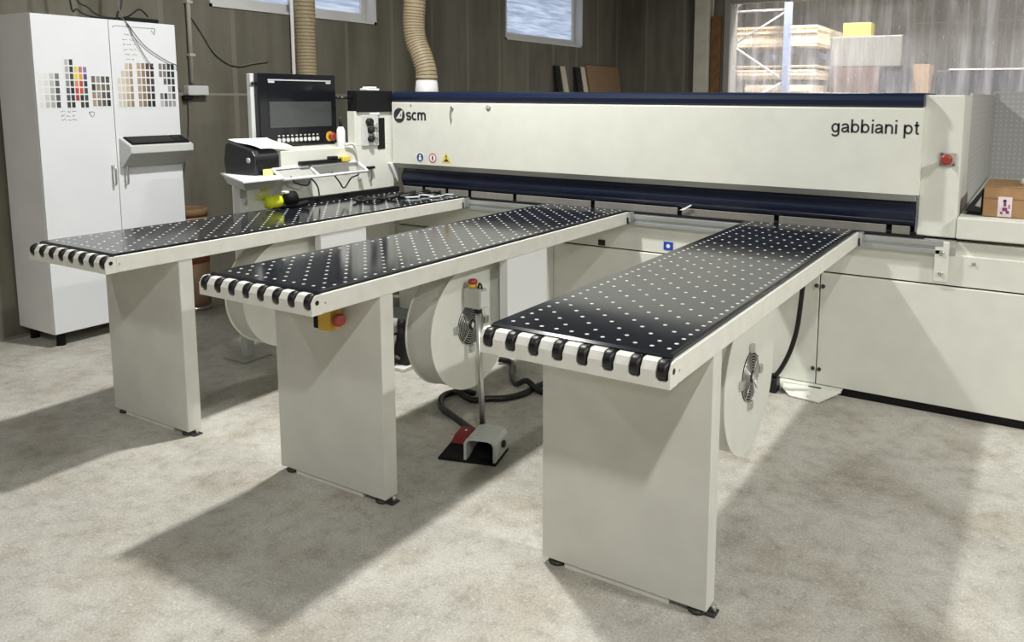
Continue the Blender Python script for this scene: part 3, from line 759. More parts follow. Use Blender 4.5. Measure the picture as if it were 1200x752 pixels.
# marks on the beam
def arc(cx, cy, rx, ry, a0, a1, n=14):
    return [(cx + rx * math.cos(math.radians(a0 + (a1 - a0) * k / n)), cy + ry * math.sin(math.radians(a0 + (a1 - a0) * k / n))) for k in range(n + 1)]
GLYPH = {   # strokes in x-heights; (advance, [polylines])
    'g': (1.13, [arc(.46, .5, .36, .41, 0, 360, 28), [(.84, 1.0), (.84, -.08)] + arc(.46, -.08, .38, .27, 0, -160)]),
    'a': (1.08, [arc(.46, .66, .34, .25, 165, 20, 12) + [(.80, .62), (.80, .22), (.86, .08), (.95, .09)], [(.80, .60), (.60, .53), (.36, .49)] + arc(.36, .29, .24, .20, 100, 300, 12) + [(.62, .16), (.80, .36)]]),
    'b': (1.13, [[(.14, 0), (.14, 1.44)], arc(.52, .5, .37, .41, 0, 360, 28)]),
    'i': (.44, [[(.2, 0), (.2, 1.0)], [(.2, 1.26), (.2, 1.44)]]),
    'n': (1.05, [[(.14, 0), (.14, 1.0)], [(.14, .55)] + arc(.49, .58, .34, .33, 170, 0, 12) + [(.83, 0)]]),
    'p': (1.13, [[(.14, 1.0), (.14, -.42)], arc(.52, .5, .37, .41, 0, 360, 28)]),
    't': (.60, [[(.26, 1.30), (.26, .22)] + arc(.40, .20, .14, .12, 180, 270, 6) + [(.52, .08)], [(.02, .92), (.52, .92)]]),
    's': (1.0, [arc(.46, .70, .33, .22, 20, 265, 16) + arc(.46, .285, .35, .205, 85, -160, 16)]),
    'c': (1.0, [arc(.50, .5, .38, .41, 48, 312, 22)]),
    'm': (1.55, [[(.14, 0), (.14, 1.0)], [(.14, .58)] + arc(.44, .60, .30, .31, 170, 0, 12) + [(.74, 0)], [(.74, .58)] + arc(1.04, .60, .30, .31, 170, 0, 12) + [(1.34, 0)]]),
    ' ': (.55, [])}
def lettering(name, word, x, z, xh, width, wt, parent):
    tot = sum(GLYPH[c][0] for c in word); kx = width / tot; cur = 0
    for c in word:
        adv, strokes = GLYPH[c]
        if strokes:
            m = MB()
            for st in strokes:
                P2 = [Vector((x + (cur + q[0]) * kx, z + q[1] * xh)) for q in st]; h = wt * xh / 2; n = len(P2)
                L_, R_ = [], []
                for i in range(n):
                    closed = (P2[0] - P2[-1]).length < 1e-6
                    a = P2[i - 1] if i else (P2[-2] if closed else P2[0]); b = P2[i + 1] if i < n - 1 else (P2[1] if closed else P2[-1])
                    d = (b - a).normalized(); nn = Vector((-d.y, d.x)) * h
                    L_.append(P2[i] + nn); R_.append(P2[i] - nn)
                for i in range(n - 1):
                    m.prism([L_[i], L_[i + 1], R_[i + 1], R_[i]], 'y', -.0012, -.0002, 'ink')
            m.build(name, parent)
        cur += adv
lettering('machine_letter', 'gabbiani pt', -.574, 1.432, .0485, .428, .19, S)
lettering('maker_letter', 'scm', -3.508, 1.437, .056, .185, .27, S)
em = MB(); em.lathe([(.052, 0), (.052, .0014)], (-3.572, -.0002, 1.469), (0, -1, 0), 'ink', 36)
em.prism([(-3.603, 1.447), (-3.548, 1.447), (-3.540, 1.505), (-3.556, 1.500)], 'y', -.0016, -.0020, 'machine_paint')
em.prism([(-3.566, 1.462), (-3.553, 1.462), (-3.553, 1.485)], 'y', -.0020, -.0023, 'ink')
em.build('maker_emblem', S)
k = MB(); k.lathe([(.015, 0), (.015, .006), (.011, .010)], (-3.094, 0, 1.525), (0, -1, 0), 'steel', 16).box(-3.103, -3.093, -.02, -.008, 1.455, 1.515, 'steel', .002); k.build('key_switch', S)
MB().lathe([(.018, 0), (.018, .006), (.012, .009)], (-2.788, 0, 1.536), (0, -1, 0), 'grey_paint', 16).build('key_switch', S)
MB().lathe([(.008, 0), (.007, .004)], (-3.463, 0, 1.543), (0, -1, 0), 'grey_paint', 12).build('cover_screw', S)
# three safety pictograms
ic = MB(); ic.lathe([(.034, 0), (.034, .001)], (-3.385, 0, 1.178), (0, -1, 0), 'paper', 28).lathe([(.030, 0), (.030, .0008)], (-3.385, -.001, 1.178), (0, -1, 0), 'icon_blue', 28)
ic.lathe([(.008, 0), (.008, .0006)], (-3.385, -.0018, 1.190), (0, -1, 0), 'paper', 12).box(-3.396, -3.374, -.0024, -.0018, 1.160, 1.180, 'paper'); ic.build('safety_sticker', S)
ic = MB(); ic.lathe([(.034, 0), (.034, .001)], (-3.272, 0, 1.178), (0, -1, 0), 'icon_red', 28).lathe([(.026, 0), (.026, .0008)], (-3.272, -.001, 1.178), (0, -1, 0), 'paper', 28)
ic.box(-3.278, -3.266, -.0024, -.0018, 1.162, 1.194, 'ink'); ic.build('safety_sticker', S)
ic = MB(); ic.prism([(-3.192, 1.150), (-3.110, 1.150), (-3.151, 1.222)], 'y', -.001, 0, 'yellow').prism([(-3.176, 1.159), (-3.126, 1.159), (-3.148, 1.180)], 'y', -.0016, -.001, 'ink').prism([(-3.158, 1.188), (-3.144, 1.188), (-3.151, 1.208)], 'y', -.0016, -.001, 'ink')
ic.build('safety_sticker', S)
# right end column, stop knob, guard, side shelf
MB().box(-.138, .043, .056, .52, .918, 1.628, 'machine_paint', .008, 3).build('end_column', S)
MB().box(-.150, -.1385, .07, .12, .93, 1.10, 'aluminium', .002).build('curtain_guide', S)
kn = MB(); kn.box(-.052, .022, .050, .0555, 1.278, 1.345, 'grey_paint', .003)
ko = kn.build('knob_plate', S)
kb = MB(); kb.cyl((-.018, .05, 1.312), (-.018, .02, 1.312), .014, 'dark_red', 16); kb.lathe([(.022, 0), (.028, .006), (.027, .018), (.016, .024)], (-.018, .022, 1.312), (0, -1, 0), 'red_knob', 24)
kb.build('stop_knob', ko)
for (x, z) in ((-.042, 1.337), (.012, 1.286)): MB().lathe([(.005, 0), (.004, .003)], (x, .050, z), (0, -1, 0), 'foot_dark', 10).build('plate_screw', ko)
MB().box(.030, .042, .53, 2.50, .90, 1.640, 'perf_side').build('side_guard', S)
gd = MB(); gd.box(.045, 1.6, 2.50, 2.515, .90, 1.665, 'perf_back').box(.034, .060, 2.47, 2.50, .90, 1.66, 'grey_paint'); gd.build('rear_guard', S)
MB().box(.047, 1.6, .022, 2.49, .922, 1.028, 'machine_paint', .006).build('side_shelf', S)
MB().box(-3.60, -.16, .55, 2.4, .84, .90, 'grey_paint').build('rear_bed', S)
MB().lathe([(.10, 0), (.10, 1.48), (.115, 1.49), (.115, 1.545)], (-4.0, .8, 0), (0, 0, 1), 'machine_paint', 28).build('hose_port', S)
# white floor foot
ft = MB(); ft.quad([(-.80, -.02, .040), (-.70, -.115, .010), (-.545, -.135, .010), (-.455, -.0, .040)], 'machine_paint', .008)
ft.quad([(-.80, -.02, .0401), (-.455, 0, .0401), (-.455, .06, .0401), (-.80, .06, .0401)][::-1], 'machine_paint', .006)
ft.cyl((-.60, -.105, .014), (-.60, -.105, .022), .009, 'steel', 10)
ft.box(-.72, -.56, -.01, .0, .036, .046, 'rubber')
ft.build('floor_foot', S)
# left control side body
LB = MB(); LX = -3.665
LB.prism([(-.965, .0), (-.965, 1.262), (-.02, 1.262), (-.02, .0)], 'x', -4.15, LX - .0005, 'machine_paint', .004).prism([(-.34, 1.2625), (-.34, 1.50), (.03, 1.50), (.03, .3), (-.019, .3), (-.019, 1.2625)], 'x', -3.735, LX, 'machine_paint', .003)
lb = LB.build('control_body', S)
MB().box(-3.745, LX + .014, -.325, .02, 1.494, 1.640, 'matte_black', .004).build('black_hood', S)
for (y0, y1, z0, z1) in ((-.215, -.09, 1.641, 1.656), (-.19, -.115, 1.657, 1.668)): MB().box(-3.735, -3.67, y0, y1, z0, z1, 'paper', .004).build('hood_cap', lb)
MB().box(LX, LX + .003, -.125, -.055, 1.232, 1.452, 'matte_black').build('scale_slot', lb)
for (y, z, r) in ((-.222, 1.425, .028), (-.212, 1.368, .022), (-.212, 1.308, .022)):
    v = MB(); v.lathe([(r * .7, 0), (r, .01), (r, .035), (r * .8, .042)], (LX, y, z), (1, 0, 0), 'rubber', 20); v.build('valve_knob', lb)
for (y, z) in ((-.165, 1.40), (-.165, 1.33)):
    v = MB(); v.lathe([(.022, 0), (.022, .03), (.015, .034)], (LX, y, z), (1, 0, 0), 'grey_paint', 18); v.build('filter_bowl', lb)
MB().box(LX, LX + .012, -.285, -.125, 1.26, 1.47, 'junction_grey', .003).build('valve_plate', lb)
MB().box(LX, LX + .010, -.205, -.11, 1.475, 1.49, 'paper').build('white_tag', lb)
v = MB(); v.box(LX, LX + .03, -.245, -.185, 1.10, 1.118, 'rubber', .003).box(LX, LX + .02, -.222, -.205, 1.02, 1.10, 'steel', .003); v.build('air_gun_hook', lb)
v = MB(); v.cyl((LX - .03, -.325, 1.588), (LX - .03, -.44, 1.591), .009, 'rubber', 10); v.lathe([(.012, 0), (.014, .02), (.008, .03)], (LX - .03, -.44, 1.591), (0, -1, 0), 'rubber', 12); v.build('lever', lb)
v = MB(); v.tube([(LX + .01, -.44, 1.275), (LX + .02, -.40, 1.285), (LX + .02, -.36, 1.255), (LX + .02, -.335, 1.17), (LX + .02, -.325, 1.03)], .008, 'bright_white', 10); v.build('air_pipe', lb)
MB().prism([(-.03, 1.125), (.055, 1.125), (.055, .985)], 'x', LX - .03, LX + .02, 'bright_white').build('corner_gusset', lb)

# ------------------------------------------------------------------ things on the control side
bt = thing('spray_bottle', (-3.70, -.435, 1.262), 'white bottle with black nozzle standing right of the screen', 'bottle')
MB().lathe([(.026, 0), (.028, .01), (.028, .11), (.016, .135)], (-3.70, -.435, 1.2625), (0, 0, 1), 'bright_white', 20).build('body', bt)
MB().lathe([(.013, 0), (.013, .03), (.006, .05), (.005, .07)], (-3.70, -.435, 1.398), (0, 0, 1), 'rubber', 14).build('nozzle', bt)
# touch screen: faces +x
mn = thing('touch_screen', (-4.02, -.53, 1.262), 'black touch screen console with button row above the label printer', 'screen')
MX = -3.98
YY = lambda v: -.859 + (v + 1.043) * (.656 / .623)
ZZ = lambda v: 1.268 + (v - 1.272) * (.479 / .470)
def mbox(m, x0, x1, y0, y1, z0, z1, mat, bev=0): return m.box(MX + x0, MX + x1, YY(y0), YY(y1), ZZ(z0), ZZ(z1), mat, bev)
mbox(MB(), -.045, 0, -1.043, -.42, 1.272, 1.742, 'screen_black', .006).build('bezel', mn)
mbox(MB(), -.085, -.046, -1.066, -.44, 1.29, 1.738, 'junction_grey', .006).build('rear_housing', mn)
so = mbox(MB(), 0, .0015, -.975, -.465, 1.392, 1.70, 'screen_black').build('display', mn)
mbox(MB(), .0015, .0025, -.968, -.468, 1.394, 1.562, 'screen_grey').build('lower_window', so)
mbox(MB(), .0015, .0025, -.975, -.465, 1.697, 1.705, 'screen_bar').build('title_bar', so)
for (a, b) in ((-.972, -.925), (-.51, -.468)): mbox(MB(), .0015, .0025, a, b, 1.682, 1.695, 'screen_bar').build('screen_icon', so)
mbox(MB(), .0025, .003, -.513, -.503, 1.520, 1.548, 'ink').build('cursor', so)
for r_, z in ((0, 1.336), (1, 1.312)):
    for q in range(10):
        y = -.905 + q * .0345
        v = MB()
        if r_ == 0: mbox(v, 0, .002, y - .007, y + .007, z + .001, z + .009, 'button_grey')
        else: v.lathe([(.0145, 0), (.0145, .004), (.011, .006)], (MX, YY(y), ZZ(z)), (1, 0, 0), 'button_grey', 16)
        v.build('key_symbol' if r_ == 0 else 'push_button', mn)
ky, kz = YY(-.487), ZZ(1.322)
v = MB(); v.lathe([(.036, 0), (.036, .004)], (MX, ky, kz), (1, 0, 0), 'amber', 24); v.cyl((MX, ky, kz), (MX + .025, ky, kz), .016, 'dark_red', 16); v.lathe([(.026, 0), (.030, .008), (.026, .018), (.012, .022)], (MX + .025, ky, kz), (1, 0, 0), 'red_knob', 24)
v.build('stop_button', mn)
MB().cyl((MX - .066, -.53, 1.262), (MX - .066, -.53, 1.30), .05, 'grey_paint', 20).build('neck', mn)
v = MB(); v.lathe([(.014, 0), (.014, .006)], (MX - .046, YY(-1.055), ZZ(1.675)), (1, 0, 0), 'steel', 16); v.lathe([(.007, 0), (.007, .003)], (MX - .040, YY(-1.055), ZZ(1.675)), (1, 0, 0), 'rubber', 12); v.build('side_lock', mn)
# printer shelf
ps = thing('printer_stand', (-3.76, -1.18, 0), 'small white shelf on a grey post under the label printer', 'stand')
poly = [(-4.03, -1.13), (-3.46, -1.40), (-3.46, -1.12), (-3.56, -1.052), (-3.68, -1.052), (-3.68, -.978), (-4.03, -.978)]
MB().prism(poly, 'z', 1.112, 1.124, 'bright_white', .003).build('shelf_top', ps)
pc_ = Vector((-3.76, -1.15)); v = MB()
up_ = [v.bm.verts.new((pc_.x + (p[0] - pc_.x) * .93, pc_.y + (p[1] - pc_.y) * .93, 1.1115)) for p in poly]
dn_ = [v.bm.verts.new((pc_.x + (p[0] - pc_.x) * .72, pc_.y + (p[1] - pc_.y) * .70, 1.06)) for p in poly]
ff = [v.bm.faces.new(up_), v.bm.faces.new(dn_[::-1])] + [v.bm.faces.new([up_[k], dn_[k], dn_[(k + 1) % 7], up_[(k + 1) % 7]]) for k in range(7)]
bmesh.ops.recalc_face_normals(v.bm, faces=ff); v._done(ff, 'grey_paint'); v.build('shelf_bracket', ps)
MB().box(-3.785, -3.725, -1.225, -1.175, .012, 1.059, 'junction_grey', .003).build('post', ps)
MB().box(-3.86, -3.66, -1.30, -1.10, 0, .012, 'grey_paint', .003).build('foot_plate', ps)
# label printer
pr = thing('label_printer', (-3.81, -1.06, 1.1245), 'black label printer with its ribbon hanging out on the small white shelf', 'printer')
v = MB(); v.prism([(-3.95, 1.125), (-3.965, 1.20), (-3.945, 1.30), (-3.92, 1.318), (-3.70, 1.272), (-3.673, 1.24), (-3.673, 1.125)], 'y', -1.15, -.972, 'printer_black', .006); v.build('case', pr)
v = MB(); v.lathe([(.016, 0), (.016, .005), (.010, .007)], (-3.73, -1.15, 1.215), (0, -1, 0), 'printer_silver', 18); v.build('feed_button', pr)
v = MB(); v.box(-3.676, -3.668, -1.13, -.99, 1.14, 1.175, 'rubber', .003); v.build('label_slot', pr)
v = MB(); v.box(-3.674, -3.666, -1.14, -.982, 1.185, 1.225, 'rubber', .003); v.build('front_recess', pr)
v = MB(); pp = [(-3.668, 1.16), (-3.64, 1.135), (-3.615, 1.10), (-3.605, 1.06), (-3.61, 1.02), (-3.63, .98)]
for k, (a, b) in enumerate(zip(pp, pp[1:])):
    v.quad([(a[0], -1.10 - .022 * k, a[1]), (b[0], -1.122 - .022 * k, b[1]), (b[0], -1.048 - .022 * k, b[1]), (a[0], -1.026 - .022 * k, a[1])], 'label_ribbon', .0015)
v.build('label_ribbon', pr)
sp = MB(); n = 14; rows = []
for k in range(n + 1):
    t = k / n; x = -3.968 + .30 * t; z = 1.334 - .046 * t - .004 * math.sin(t * PI * 2)
    ya, yb = -1.11, -.82 - .045 * t
    rows.append([sp.bm.verts.new(q) for q in ((x, ya, z), (x, yb, z - .002), (x, yb, z - .004), (x, ya, z - .002))])
fs = []
for a, b in zip(rows, rows[1:]):
    for j_ in range(4): fs.append(sp.bm.faces.new((a[j_], a[(j_ + 1) % 4], b[(j_ + 1) % 4], b[j_])))
fs.append(sp.bm.faces.new(rows[0])); fs.append(sp.bm.faces.new(rows[-1][::-1]))
bmesh.ops.recalc_face_normals(sp.bm, faces=fs); sp._done(fs, 'paper')
tag(sp.build('paper_sheet'), 'white paper sheet lying on top of the black label printer', 'paper')
# wire tray in front of the control body
ty = thing('tool_tray', (-3.6, -.68, 1.06), 'white open frame tray with two bays right of the printer', 'tray')
fr_ = MB()
A, B, C_, D = Vector((-3.664, -1.035, 1.155)), Vector((-3.664, -.33, 1.155)), Vector((-3.565, -.33, 1.098)), Vector((-3.565, -1.035, 1.098))
for (p, q) in ((A, B), (B, C_), (C_, D), (D, A), ((A + B) / 2 - Vector((0, .07, 0)), (C_ + D) / 2 - Vector((0, .07, 0)))):
    fr_.tube([p, q], .010, 'bright_white', 8, 0)
fr_.build('frame', ty)
MB().quad([A + Vector((.01, .02, -.012)), A + Vector((.01, .28, -.012)), D + Vector((-.02, .28, -.008)), D + Vector((-.02, .02, -.008))], 'grey_paint', .003).build('bay_plate', ty)
tag(MB().tube([(-3.60, -.95, 1.11), (-3.59, -.93, 1.07), (-3.585, -.84, 1.045), (-3.59, -.80, 1.08), (-3.58, -.76, 1.03), (-3.60, -.73, .97)], .005, 'wire_black').build('thin_wire'), 'black wire looping under the left bay of the white tray', 'wire', 'wires under the tray')
tag(MB().tube([(-3.60, -.62, 1.11), (-3.58, -.58, 1.05), (-3.585, -.53, 1.0), (-3.58, -.47, 1.06), (-3.59, -.40, 1.075), (-3.60, -.37, 1.10)], .005, 'wire_black').build('thin_wire'), 'black wire looping under the right bay of the white tray', 'wire', 'wires under the tray')
# caliper lying on the tray's back edge
hk = thing('caliper_tool', (-3.64, -.62, 1.17), 'black bar shaped tool with yellow end lying along the tray', 'tool')
MB().box(-3.662, -3.630, -.84, -.50, 1.168, 1.192, 'rubber', .005).build('bar', hk)
MB().box(-3.662, -3.620, -.60, -.54, 1.1925, 1.210, 'rubber', .004).build('slider', hk)
MB().box(-3.664, -3.622, -.497, -.425, 1.166, 1.205, 'yellow', .008).build('end_piece', hk)
# handheld tool on the left table
hh = thing('hand_tool', (-3.52, -1.08, .927), 'yellow and black handheld tool lying on the far left table', 'tool')
v = MB(); v.lathe([(.012, 0), (.036, .008), (.041, .03), (.036, .05), (.040, .07), (.034, .10), (.016, .112)], (-3.56, -1.185, .972), (.25, 1, .05), 'neon_yellow', 20); v.build('cap', hh)
v = MB(); v.lathe([(.020, 0), (.038, .01), (.044, .04), (.040, .07), (.018, .085)], (-3.525, -1.065, .985), (.1, 1, .1), 'matte_black', 20); v.build('body', hh)
v = MB(); v.tube([(-3.56, -1.13, .945), (-3.53, -1.06, .943), (-3.50, -.99, .945), (-3.48, -.93, .955)], .016, 'matte_black', 10); v.build('handle', hh)
v = MB(); v.box(-3.545, -3.505, -1.075, -1.045, 1.020, 1.034, 'paper', .004); v.build('trigger', hh)
# hose coil near the beam on the left table
co = MB(); pts = []
for k in range(60):
    a = k * .55; r = .075 + .025 * math.sin(k * 1.7)
    pts.append((-3.40 + r * math.cos(a) * .8 + .002 * k, -.62 + k * .011 + r * math.sin(a), .936 + .006 * (k % 3)))
co.tube(pts, .0085, 'rubber', 6, 3)
tag(co.build('coiled_cable'), 'tangled black coiled cable lying on the left table near the beam', 'cable')
cc = MB(); cc.tube([(-3.26, -.30, .934), (-3.20, -.24, .936), (-3.24, -.17, .938), (-3.17, -.13, .934), (-3.13, -.20, .934), (-3.10, -.12, .936), (-3.14, -.03, .934), (-3.09, .0, .934)], .006, 'clear_cable', 8)
tag(cc.build('clear_hose'), 'thin clear hose curled on the left table next to the black coil', 'hose')

# ------------------------------------------------------------------ foot switch on its stand
fs_ = thing('foot_switch', (-1.72, -1.56, 0), 'twin foot pedal with tall stop button post between two tables', 'foot pedal')
R0 = math.radians(16)
def rot(p):          # (along the front edge, to the back[, up]) -> world
    return (-1.838 + p[0] * math.cos(R0) - p[1] * math.sin(R0), -1.690 + p[0] * math.sin(R0) + p[1] * math.cos(R0), *p[2:])
def hexa(m, pts, mat):
    V_ = [m.bm.verts.new(rot((q[0] * .95, q[1], .0122 + (q[2] - .0122) * .76))) for q in pts]
    f_ = [m.bm.faces.new([V_[i] for i in q]) for q in ((0, 1, 2, 3), (0, 4, 5, 1), (1, 5, 6, 2), (3, 2, 6, 7), (0, 3, 7, 4), (4, 7, 6, 5))]
    bmesh.ops.recalc_face_normals(m.bm, faces=f_); m._done(f_, mat)
v = MB(); v.prism([rot(q) for q in ((0, 0), (.272, 0), (.272, .17), (.19, .24), (.09, .24), (.01, .17))], 'z', 0, .012, 'matte_black'); v.build('base_plate', fs_)
v = MB(); hexa(v, [(.002, .004, .0122), (.126, .004, .0122), (.126, .165, .0122), (.022, .165, .0122), (.012, .018, .028), (.124, .018, .028), (.124, .165, .088), (.040, .165, .088)], 'matte_black'); v.build('left_pedal', fs_)
v = MB(); hexa(v, [(.030, .078, .060), (.124, .078, .060), (.124, .168, .089), (.042, .168, .089), (.048, .095, .112), (.122, .095, .112), (.120, .160, .124), (.054, .160, .124)], 'dark_red')
v.lathe([(.006, 0), (.005, .003)], rot((.085, .125, .0935)), (0, 0, 1), 'paper', 10); v.build('red_cap', fs_)
ch = [(.128, .0122), (.128, .112), (.140, .138), (.164, .147), (.244, .147), (.270, .138), (.283, .112), (.283, .0122), (.271, .0122), (.271, .108), (.263, .126), (.243, .134), (.166, .134), (.148, .126), (.140, .108), (.140, .0122)]
v = MB()
ch = [(p[0] * .95, .0122 + (p[1] - .0122) * .76) for p in ch]
A_ = [v.bm.verts.new(rot((p[0], .004, p[1]))) for p in ch]; B_ = [v.bm.verts.new(rot((p[0], .168, p[1]))) for p in ch]
f_ = [v.bm.faces.new([A_[i], B_[i], B_[(i + 1) % 16], A_[(i + 1) % 16]]) for i in range(16)]
for i in range(7):
    f_.append(v.bm.faces.new([A_[i], A_[i + 1], A_[14 - i], A_[15 - i]])); f_.append(v.bm.faces.new([B_[i + 1], B_[i], B_[15 - i], B_[14 - i]]))
bmesh.ops.recalc_face_normals(v.bm, faces=f_); v._done(f_, 'pedal_grey'); v.build('hood', fs_)
v = MB(); hexa(v, [(.142, .150, .0122), (.269, .150, .0122), (.269, .166, .0122), (.142, .166, .0122), (.150, .150, .124), (.261, .150, .124), (.261, .166, .124), (.150, .166, .124)], 'matte_black')
hexa(v, [(.148, .03, .0125), (.263, .03, .0125), (.263, .149, .0125), (.148, .149, .0125), (.148, .03, .030), (.263, .03, .030), (.263, .149, .055), (.148, .149, .055)], 'rubber'); v.build('right_pedal', fs_)
v = MB(); dx_ = Vector((math.cos(R0), math.sin(R0), 0)); v.lathe([(.017, 0), (.017, .010), (.010, .014)], rot((.2692, .10, .062)), dx_, 'rubber', 14); v.build('side_plug', fs_)
pb = Vector((-1.757, -1.462, .012)); pt_ = Vector((-1.782, -1.462, .655))
v = MB(); v.cyl(pb, pt_, .014, 'steel', 18); v.build('post', fs_)
v = MB(); v.lathe([(.030, 0), (.030, .012), (.016, .020)], pb, (0, 0, 1), 'matte_black', 18); v.build('post_foot', fs_)
v = MB(); v.box(-1.843, -1.752, -1.49, -1.43, .650, .740, 'box_grey', .005); bx = v.build('control_box', fs_)
MB().box(-1.752, -1.744, -1.487, -1.433, .657, .733, 'junction_grey', .003).build('side_cover', bx)
MB().cyl((-1.781, -1.462, .628), (-1.781, -1.462, .650), .019, 'rubber', 16).build('clamp', bx)
v = MB(); v.cyl((-1.812, -1.458, .740), (-1.812, -1.458, .758), .020, 'amber', 18); v.lathe([(.016, 0), (.023, .006), (.021, .018), (.010, .023)], (-1.812, -1.458, .758), (0, 0, 1), 'red_knob', 20); v.build('stop_button', bx)
v = MB(); v.tube([(-1.782, -1.458, .740), (-1.775, -1.458, .763), (-1.765, -1.458, .757), (-1.760, -1.458, .739)], .005, 'wire_black', 6); v.build('cable_loop', bx)
# dark pneumatic unit on the floor beyond
UX, UY = -2.900, -0.900
un = thing('pneumatic_unit', (UX, UY, 0), 'dark pneumatic unit with hoses on a pale base plate, seen between middle leg and blower', 'machine unit')
MB().box(UX - .16, UX + .16, UY - .02, UY + .26, .0, .022, 'machine_paint', .003).build('base_plate', un)
MB().box(UX - .14, UX + .14, UY + .03, UY + .24, .0225, .30, 'dark_recess', .012).build('housing', un)
for k in range(5): MB().cyl((UX - .11 + .055 * k, UY + .03, .30), (UX - .11 + .055 * k, UY + .03, .22), .018, 'grey_paint' if k % 2 else 'rubber', 12).build('valve', un)
for k in range(3): MB().tube([(UX - .08 + .07 * k, UY + .028, .20), (UX - .06 + .07 * k, UY - .01, .16), (UX - .09 + .07 * k, UY - .005, .10), (UX - .05 + .07 * k, UY + .028, .06)], .009, 'wire_grey', 8).build('unit_hose', un)
# floor cables
HZ = .018
tag(MB().tube([(-1.80, -1.44, .03), (-1.92, -1.37, HZ), (-2.05, -1.31, HZ), (-2.19, -1.24, HZ), (-2.28, -1.12, HZ), (-2.25, -1.03, HZ), (-2.16, -1.05, HZ)], .016, 'rubber', 10).build('pedal_cable'), 'short thick black cable bending from the foot pedal toward the blower', 'cable')
tag(MB().tube([(-2.16, -1.0, HZ), (-2.20, -1.10, .062), (-2.12, -1.08, HZ), (-2.05, -1.02, HZ), (-1.98, -.97, HZ), (-1.93, -.86, HZ), (-1.93, -.74, HZ), (-1.90, -.60, HZ), (-1.85, -.3, HZ), (-1.8, -.05, HZ)], .017, 'rubber', 10).build('floor_cable'), 'long black cable curving on the floor behind the foot pedal post', 'cable')
tag(MB().tube([(-2.36, -.50, .03), (-2.30, -.47, HZ), (-2.24, -.52, HZ), (-2.15, -.66, HZ), (-2.05, -.76, HZ), (-1.96, -.79, .060), (-1.87, -.79, HZ), (-1.7, -.75, HZ), (-1.55, -.6, HZ), (-1.4, -.05, HZ)], .017, 'rubber', 10).build('floor_cable'), 'black cable looping under the near table leg, crossing the long floor cable', 'cable')
# cable behind the nearest table
tag(MB().tube([(-.655, -.06, .845), (-.657, -.09, .70), (-.662, -.10, .585), (-.677, -.10, .405), (-.70, -.10, .29), (-.728, -.10, .207), (-.765, -.10, .13), (-.80, -.08, .085)], .013, 'rubber', 10).build('drop_cable'), 'black cable curving down from the nearest table to the floor plug', 'cable')
pg = thing('floor_plug', (-.82, -.06, 0), 'black plug block on the floor at the foot of the white base', 'plug')
MB().box(-.862, -.775, -.11, -.035, .0, .082, 'rubber', .008).build('block', pg)
MB().cyl((-.80, -.08, .078), (-.80, -.08, .10), .018, 'matte_black', 14).build('gland', pg)

# ------------------------------------------------------------------ things on the side shelf
cbx = thing('cardboard_box', (.45, .34, 1.029), 'brown cardboard box with a pink label on the right shelf', 'box')
v = MB(); v.box(.150, .80, .14, .56, 1.030, 1.178, 'cardboard', .004); v.build('carton', cbx)
v = MB(); v.box(.150, .80, .14, .345, 1.1785, 1.182, 'cardboard').box(.150, .80, .35, .56, 1.1785, 1.182, 'cardboard'); v.build('flap', cbx)
v = MB(); v.box(.215, .277, .1385, .1398, 1.033, 1.132, 'pink_label'); lo = v.build('label_sheet', cbx)
v = MB(); v.lathe([(.008, 0), (.008, .0006)], (.245, .1384, 1.112), (0, -1, 0), 'ink', 10)
for (x, z, w, h) in ((.240, 1.085, .012, .020), (.236, 1.062, .022, .018), (.228, 1.046, .010, .012), (.252, 1.05, .014, .014), (.262, 1.075, .006, .02)): v.box(x, x + w, .1378, .1384, z, z + h, 'label_ink')
v.build('printed_marks', lo)
MB().box(.150, .80, .1388, .1396, 1.118, 1.124, 'cardboard_edge').build('tape_line', cbx)
bg = thing('tool_pouch', (.11, .30, 1.029), 'dark triangular tool pouch squeezed between column and cardboard box', 'pouch')
v = MB(); v.prism([(.065, 1.045), (.143, 1.038), (.146, 1.168)], 'y', .18, .30, 'printer_black', .004); v.build('body', bg)
v = MB(); v.prism([(.112, 1.075), (.138, 1.068), (.140, 1.125)], 'y', .176, .1795, 'button_grey'); v.build('front_patch', bg)
v = MB(); v.box(.075, .145, .17, .26, 1.0295, 1.0365, 'rubber', .002); v.build('strap', bg)
tag(MB().lathe([(.016, 0), (.018, .01), (.016, .026), (.006, .032)], (.32, .30, 1.183), (0, 0, 1), 'bright_white', 18).build('white_cap'), 'small white round cap on top of the cardboard box at the right edge', 'cap')

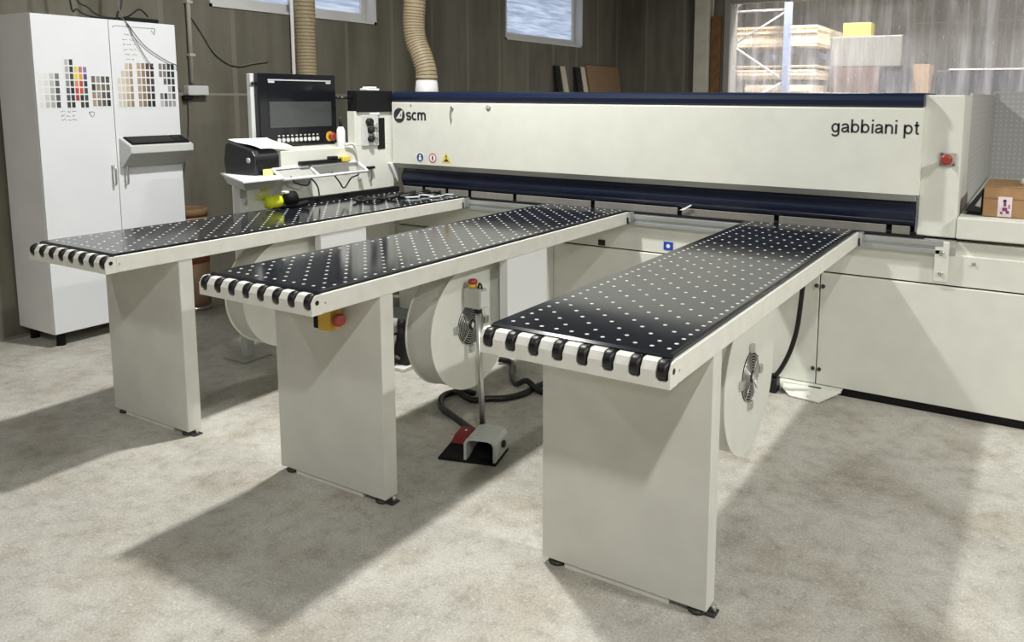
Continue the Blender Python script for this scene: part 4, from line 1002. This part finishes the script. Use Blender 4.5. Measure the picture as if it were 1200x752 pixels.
# ------------------------------------------------------------------ light
def area(name, loc, sx, sy, w, col=(1, .99, .95), rot_=(0, 0, 0)):
    l = bpy.data.lights.new(name, 'AREA'); l.shape = 'RECTANGLE'; l.size = sx; l.size_y = sy; l.energy = w; l.color = col
    o = bpy.data.objects.new(name, l); COL.objects.link(o); o.location = loc; o.rotation_euler = rot_
    return o
area('ceiling_light_main', (-2.5, -1.12, 3.85), .16, .22, 155)
area('ceiling_light_front', (-2.62, -5.2, 3.85), .14, .3, 14)
area('added_fill_left', (-4.7, -5.4, 3.85), .14, .5, 34)  # added fill, no known lamp: brightens the cabinet side and leg fronts
area('ceiling_light_right', (1.0, -4.6, 3.85), .14, .3, 98)
area('ceiling_light_far_right', (3.6, -1.6, 3.85), .2, .5, 228)
area('added_fill_front_right', (2.4, -8.6, 3.85), .2, .6, 95)  # added unseen fill from behind the camera, lifts the front faces of the legs
area('ceiling_light_rear', (-1.6, 4.4, 3.85), .14, 1.4, 60)
area('hall_light', (-2.6, 7.9, 4.9), 1.4, .8, 520, (1, .98, .96))
area('hall_light', (1.5, 10.5, 4.9), 1.0, 1.0, 260, (1, .98, .98))

w = bpy.data.worlds.new('World'); scn.world = w; w.use_nodes = True
nt = w.node_tree; nt.nodes.clear()
bg_ = nt.nodes.new('ShaderNodeBackground'); ow = nt.nodes.new('ShaderNodeOutputWorld')
bg_.inputs[0].default_value = (.78, .86, 1.0, 1); bg_.inputs[1].default_value = 1.45
nt.links.new(bg_.outputs[0], ow.inputs[0])

# ------------------------------------------------------------------ camera
cx, cy_, cz_ = .38693639, -4.31838016, 1.60626537
yaw, pitch, roll = -.5315110, .1329532, .0063986
f3 = Vector((math.sin(yaw) * math.cos(pitch), math.cos(yaw) * math.cos(pitch), -math.sin(pitch)))
r3 = Vector((math.cos(yaw), -math.sin(yaw), 0)); u3 = r3.cross(f3)
r4 = r3 * math.cos(roll) + u3 * math.sin(roll); u4 = -r3 * math.sin(roll) + u3 * math.cos(roll)
cd = bpy.data.cameras.new('Camera'); cam = bpy.data.objects.new('Camera', cd); COL.objects.link(cam)
cam.matrix_world = Matrix(((r4.x, u4.x, -f3.x, cx), (r4.y, u4.y, -f3.y, cy_), (r4.z, u4.z, -f3.z, cz_), (0, 0, 0, 1)))
cd.sensor_fit = 'HORIZONTAL'; cd.sensor_width = 36; cd.lens = 36 * 939.0565 / 1200
cd.shift_x = (600 - 669.0519) / 1200; cd.shift_y = (239.1773 - 376) / 1200
cd.clip_start = .05; cd.clip_end = 60
scn.camera = cam
vs = scn.view_settings
vs.view_transform = 'Standard'; vs.look = 'None'; vs.exposure = 0.0; vs.gamma = 1.0; vs.use_curve_mapping = False
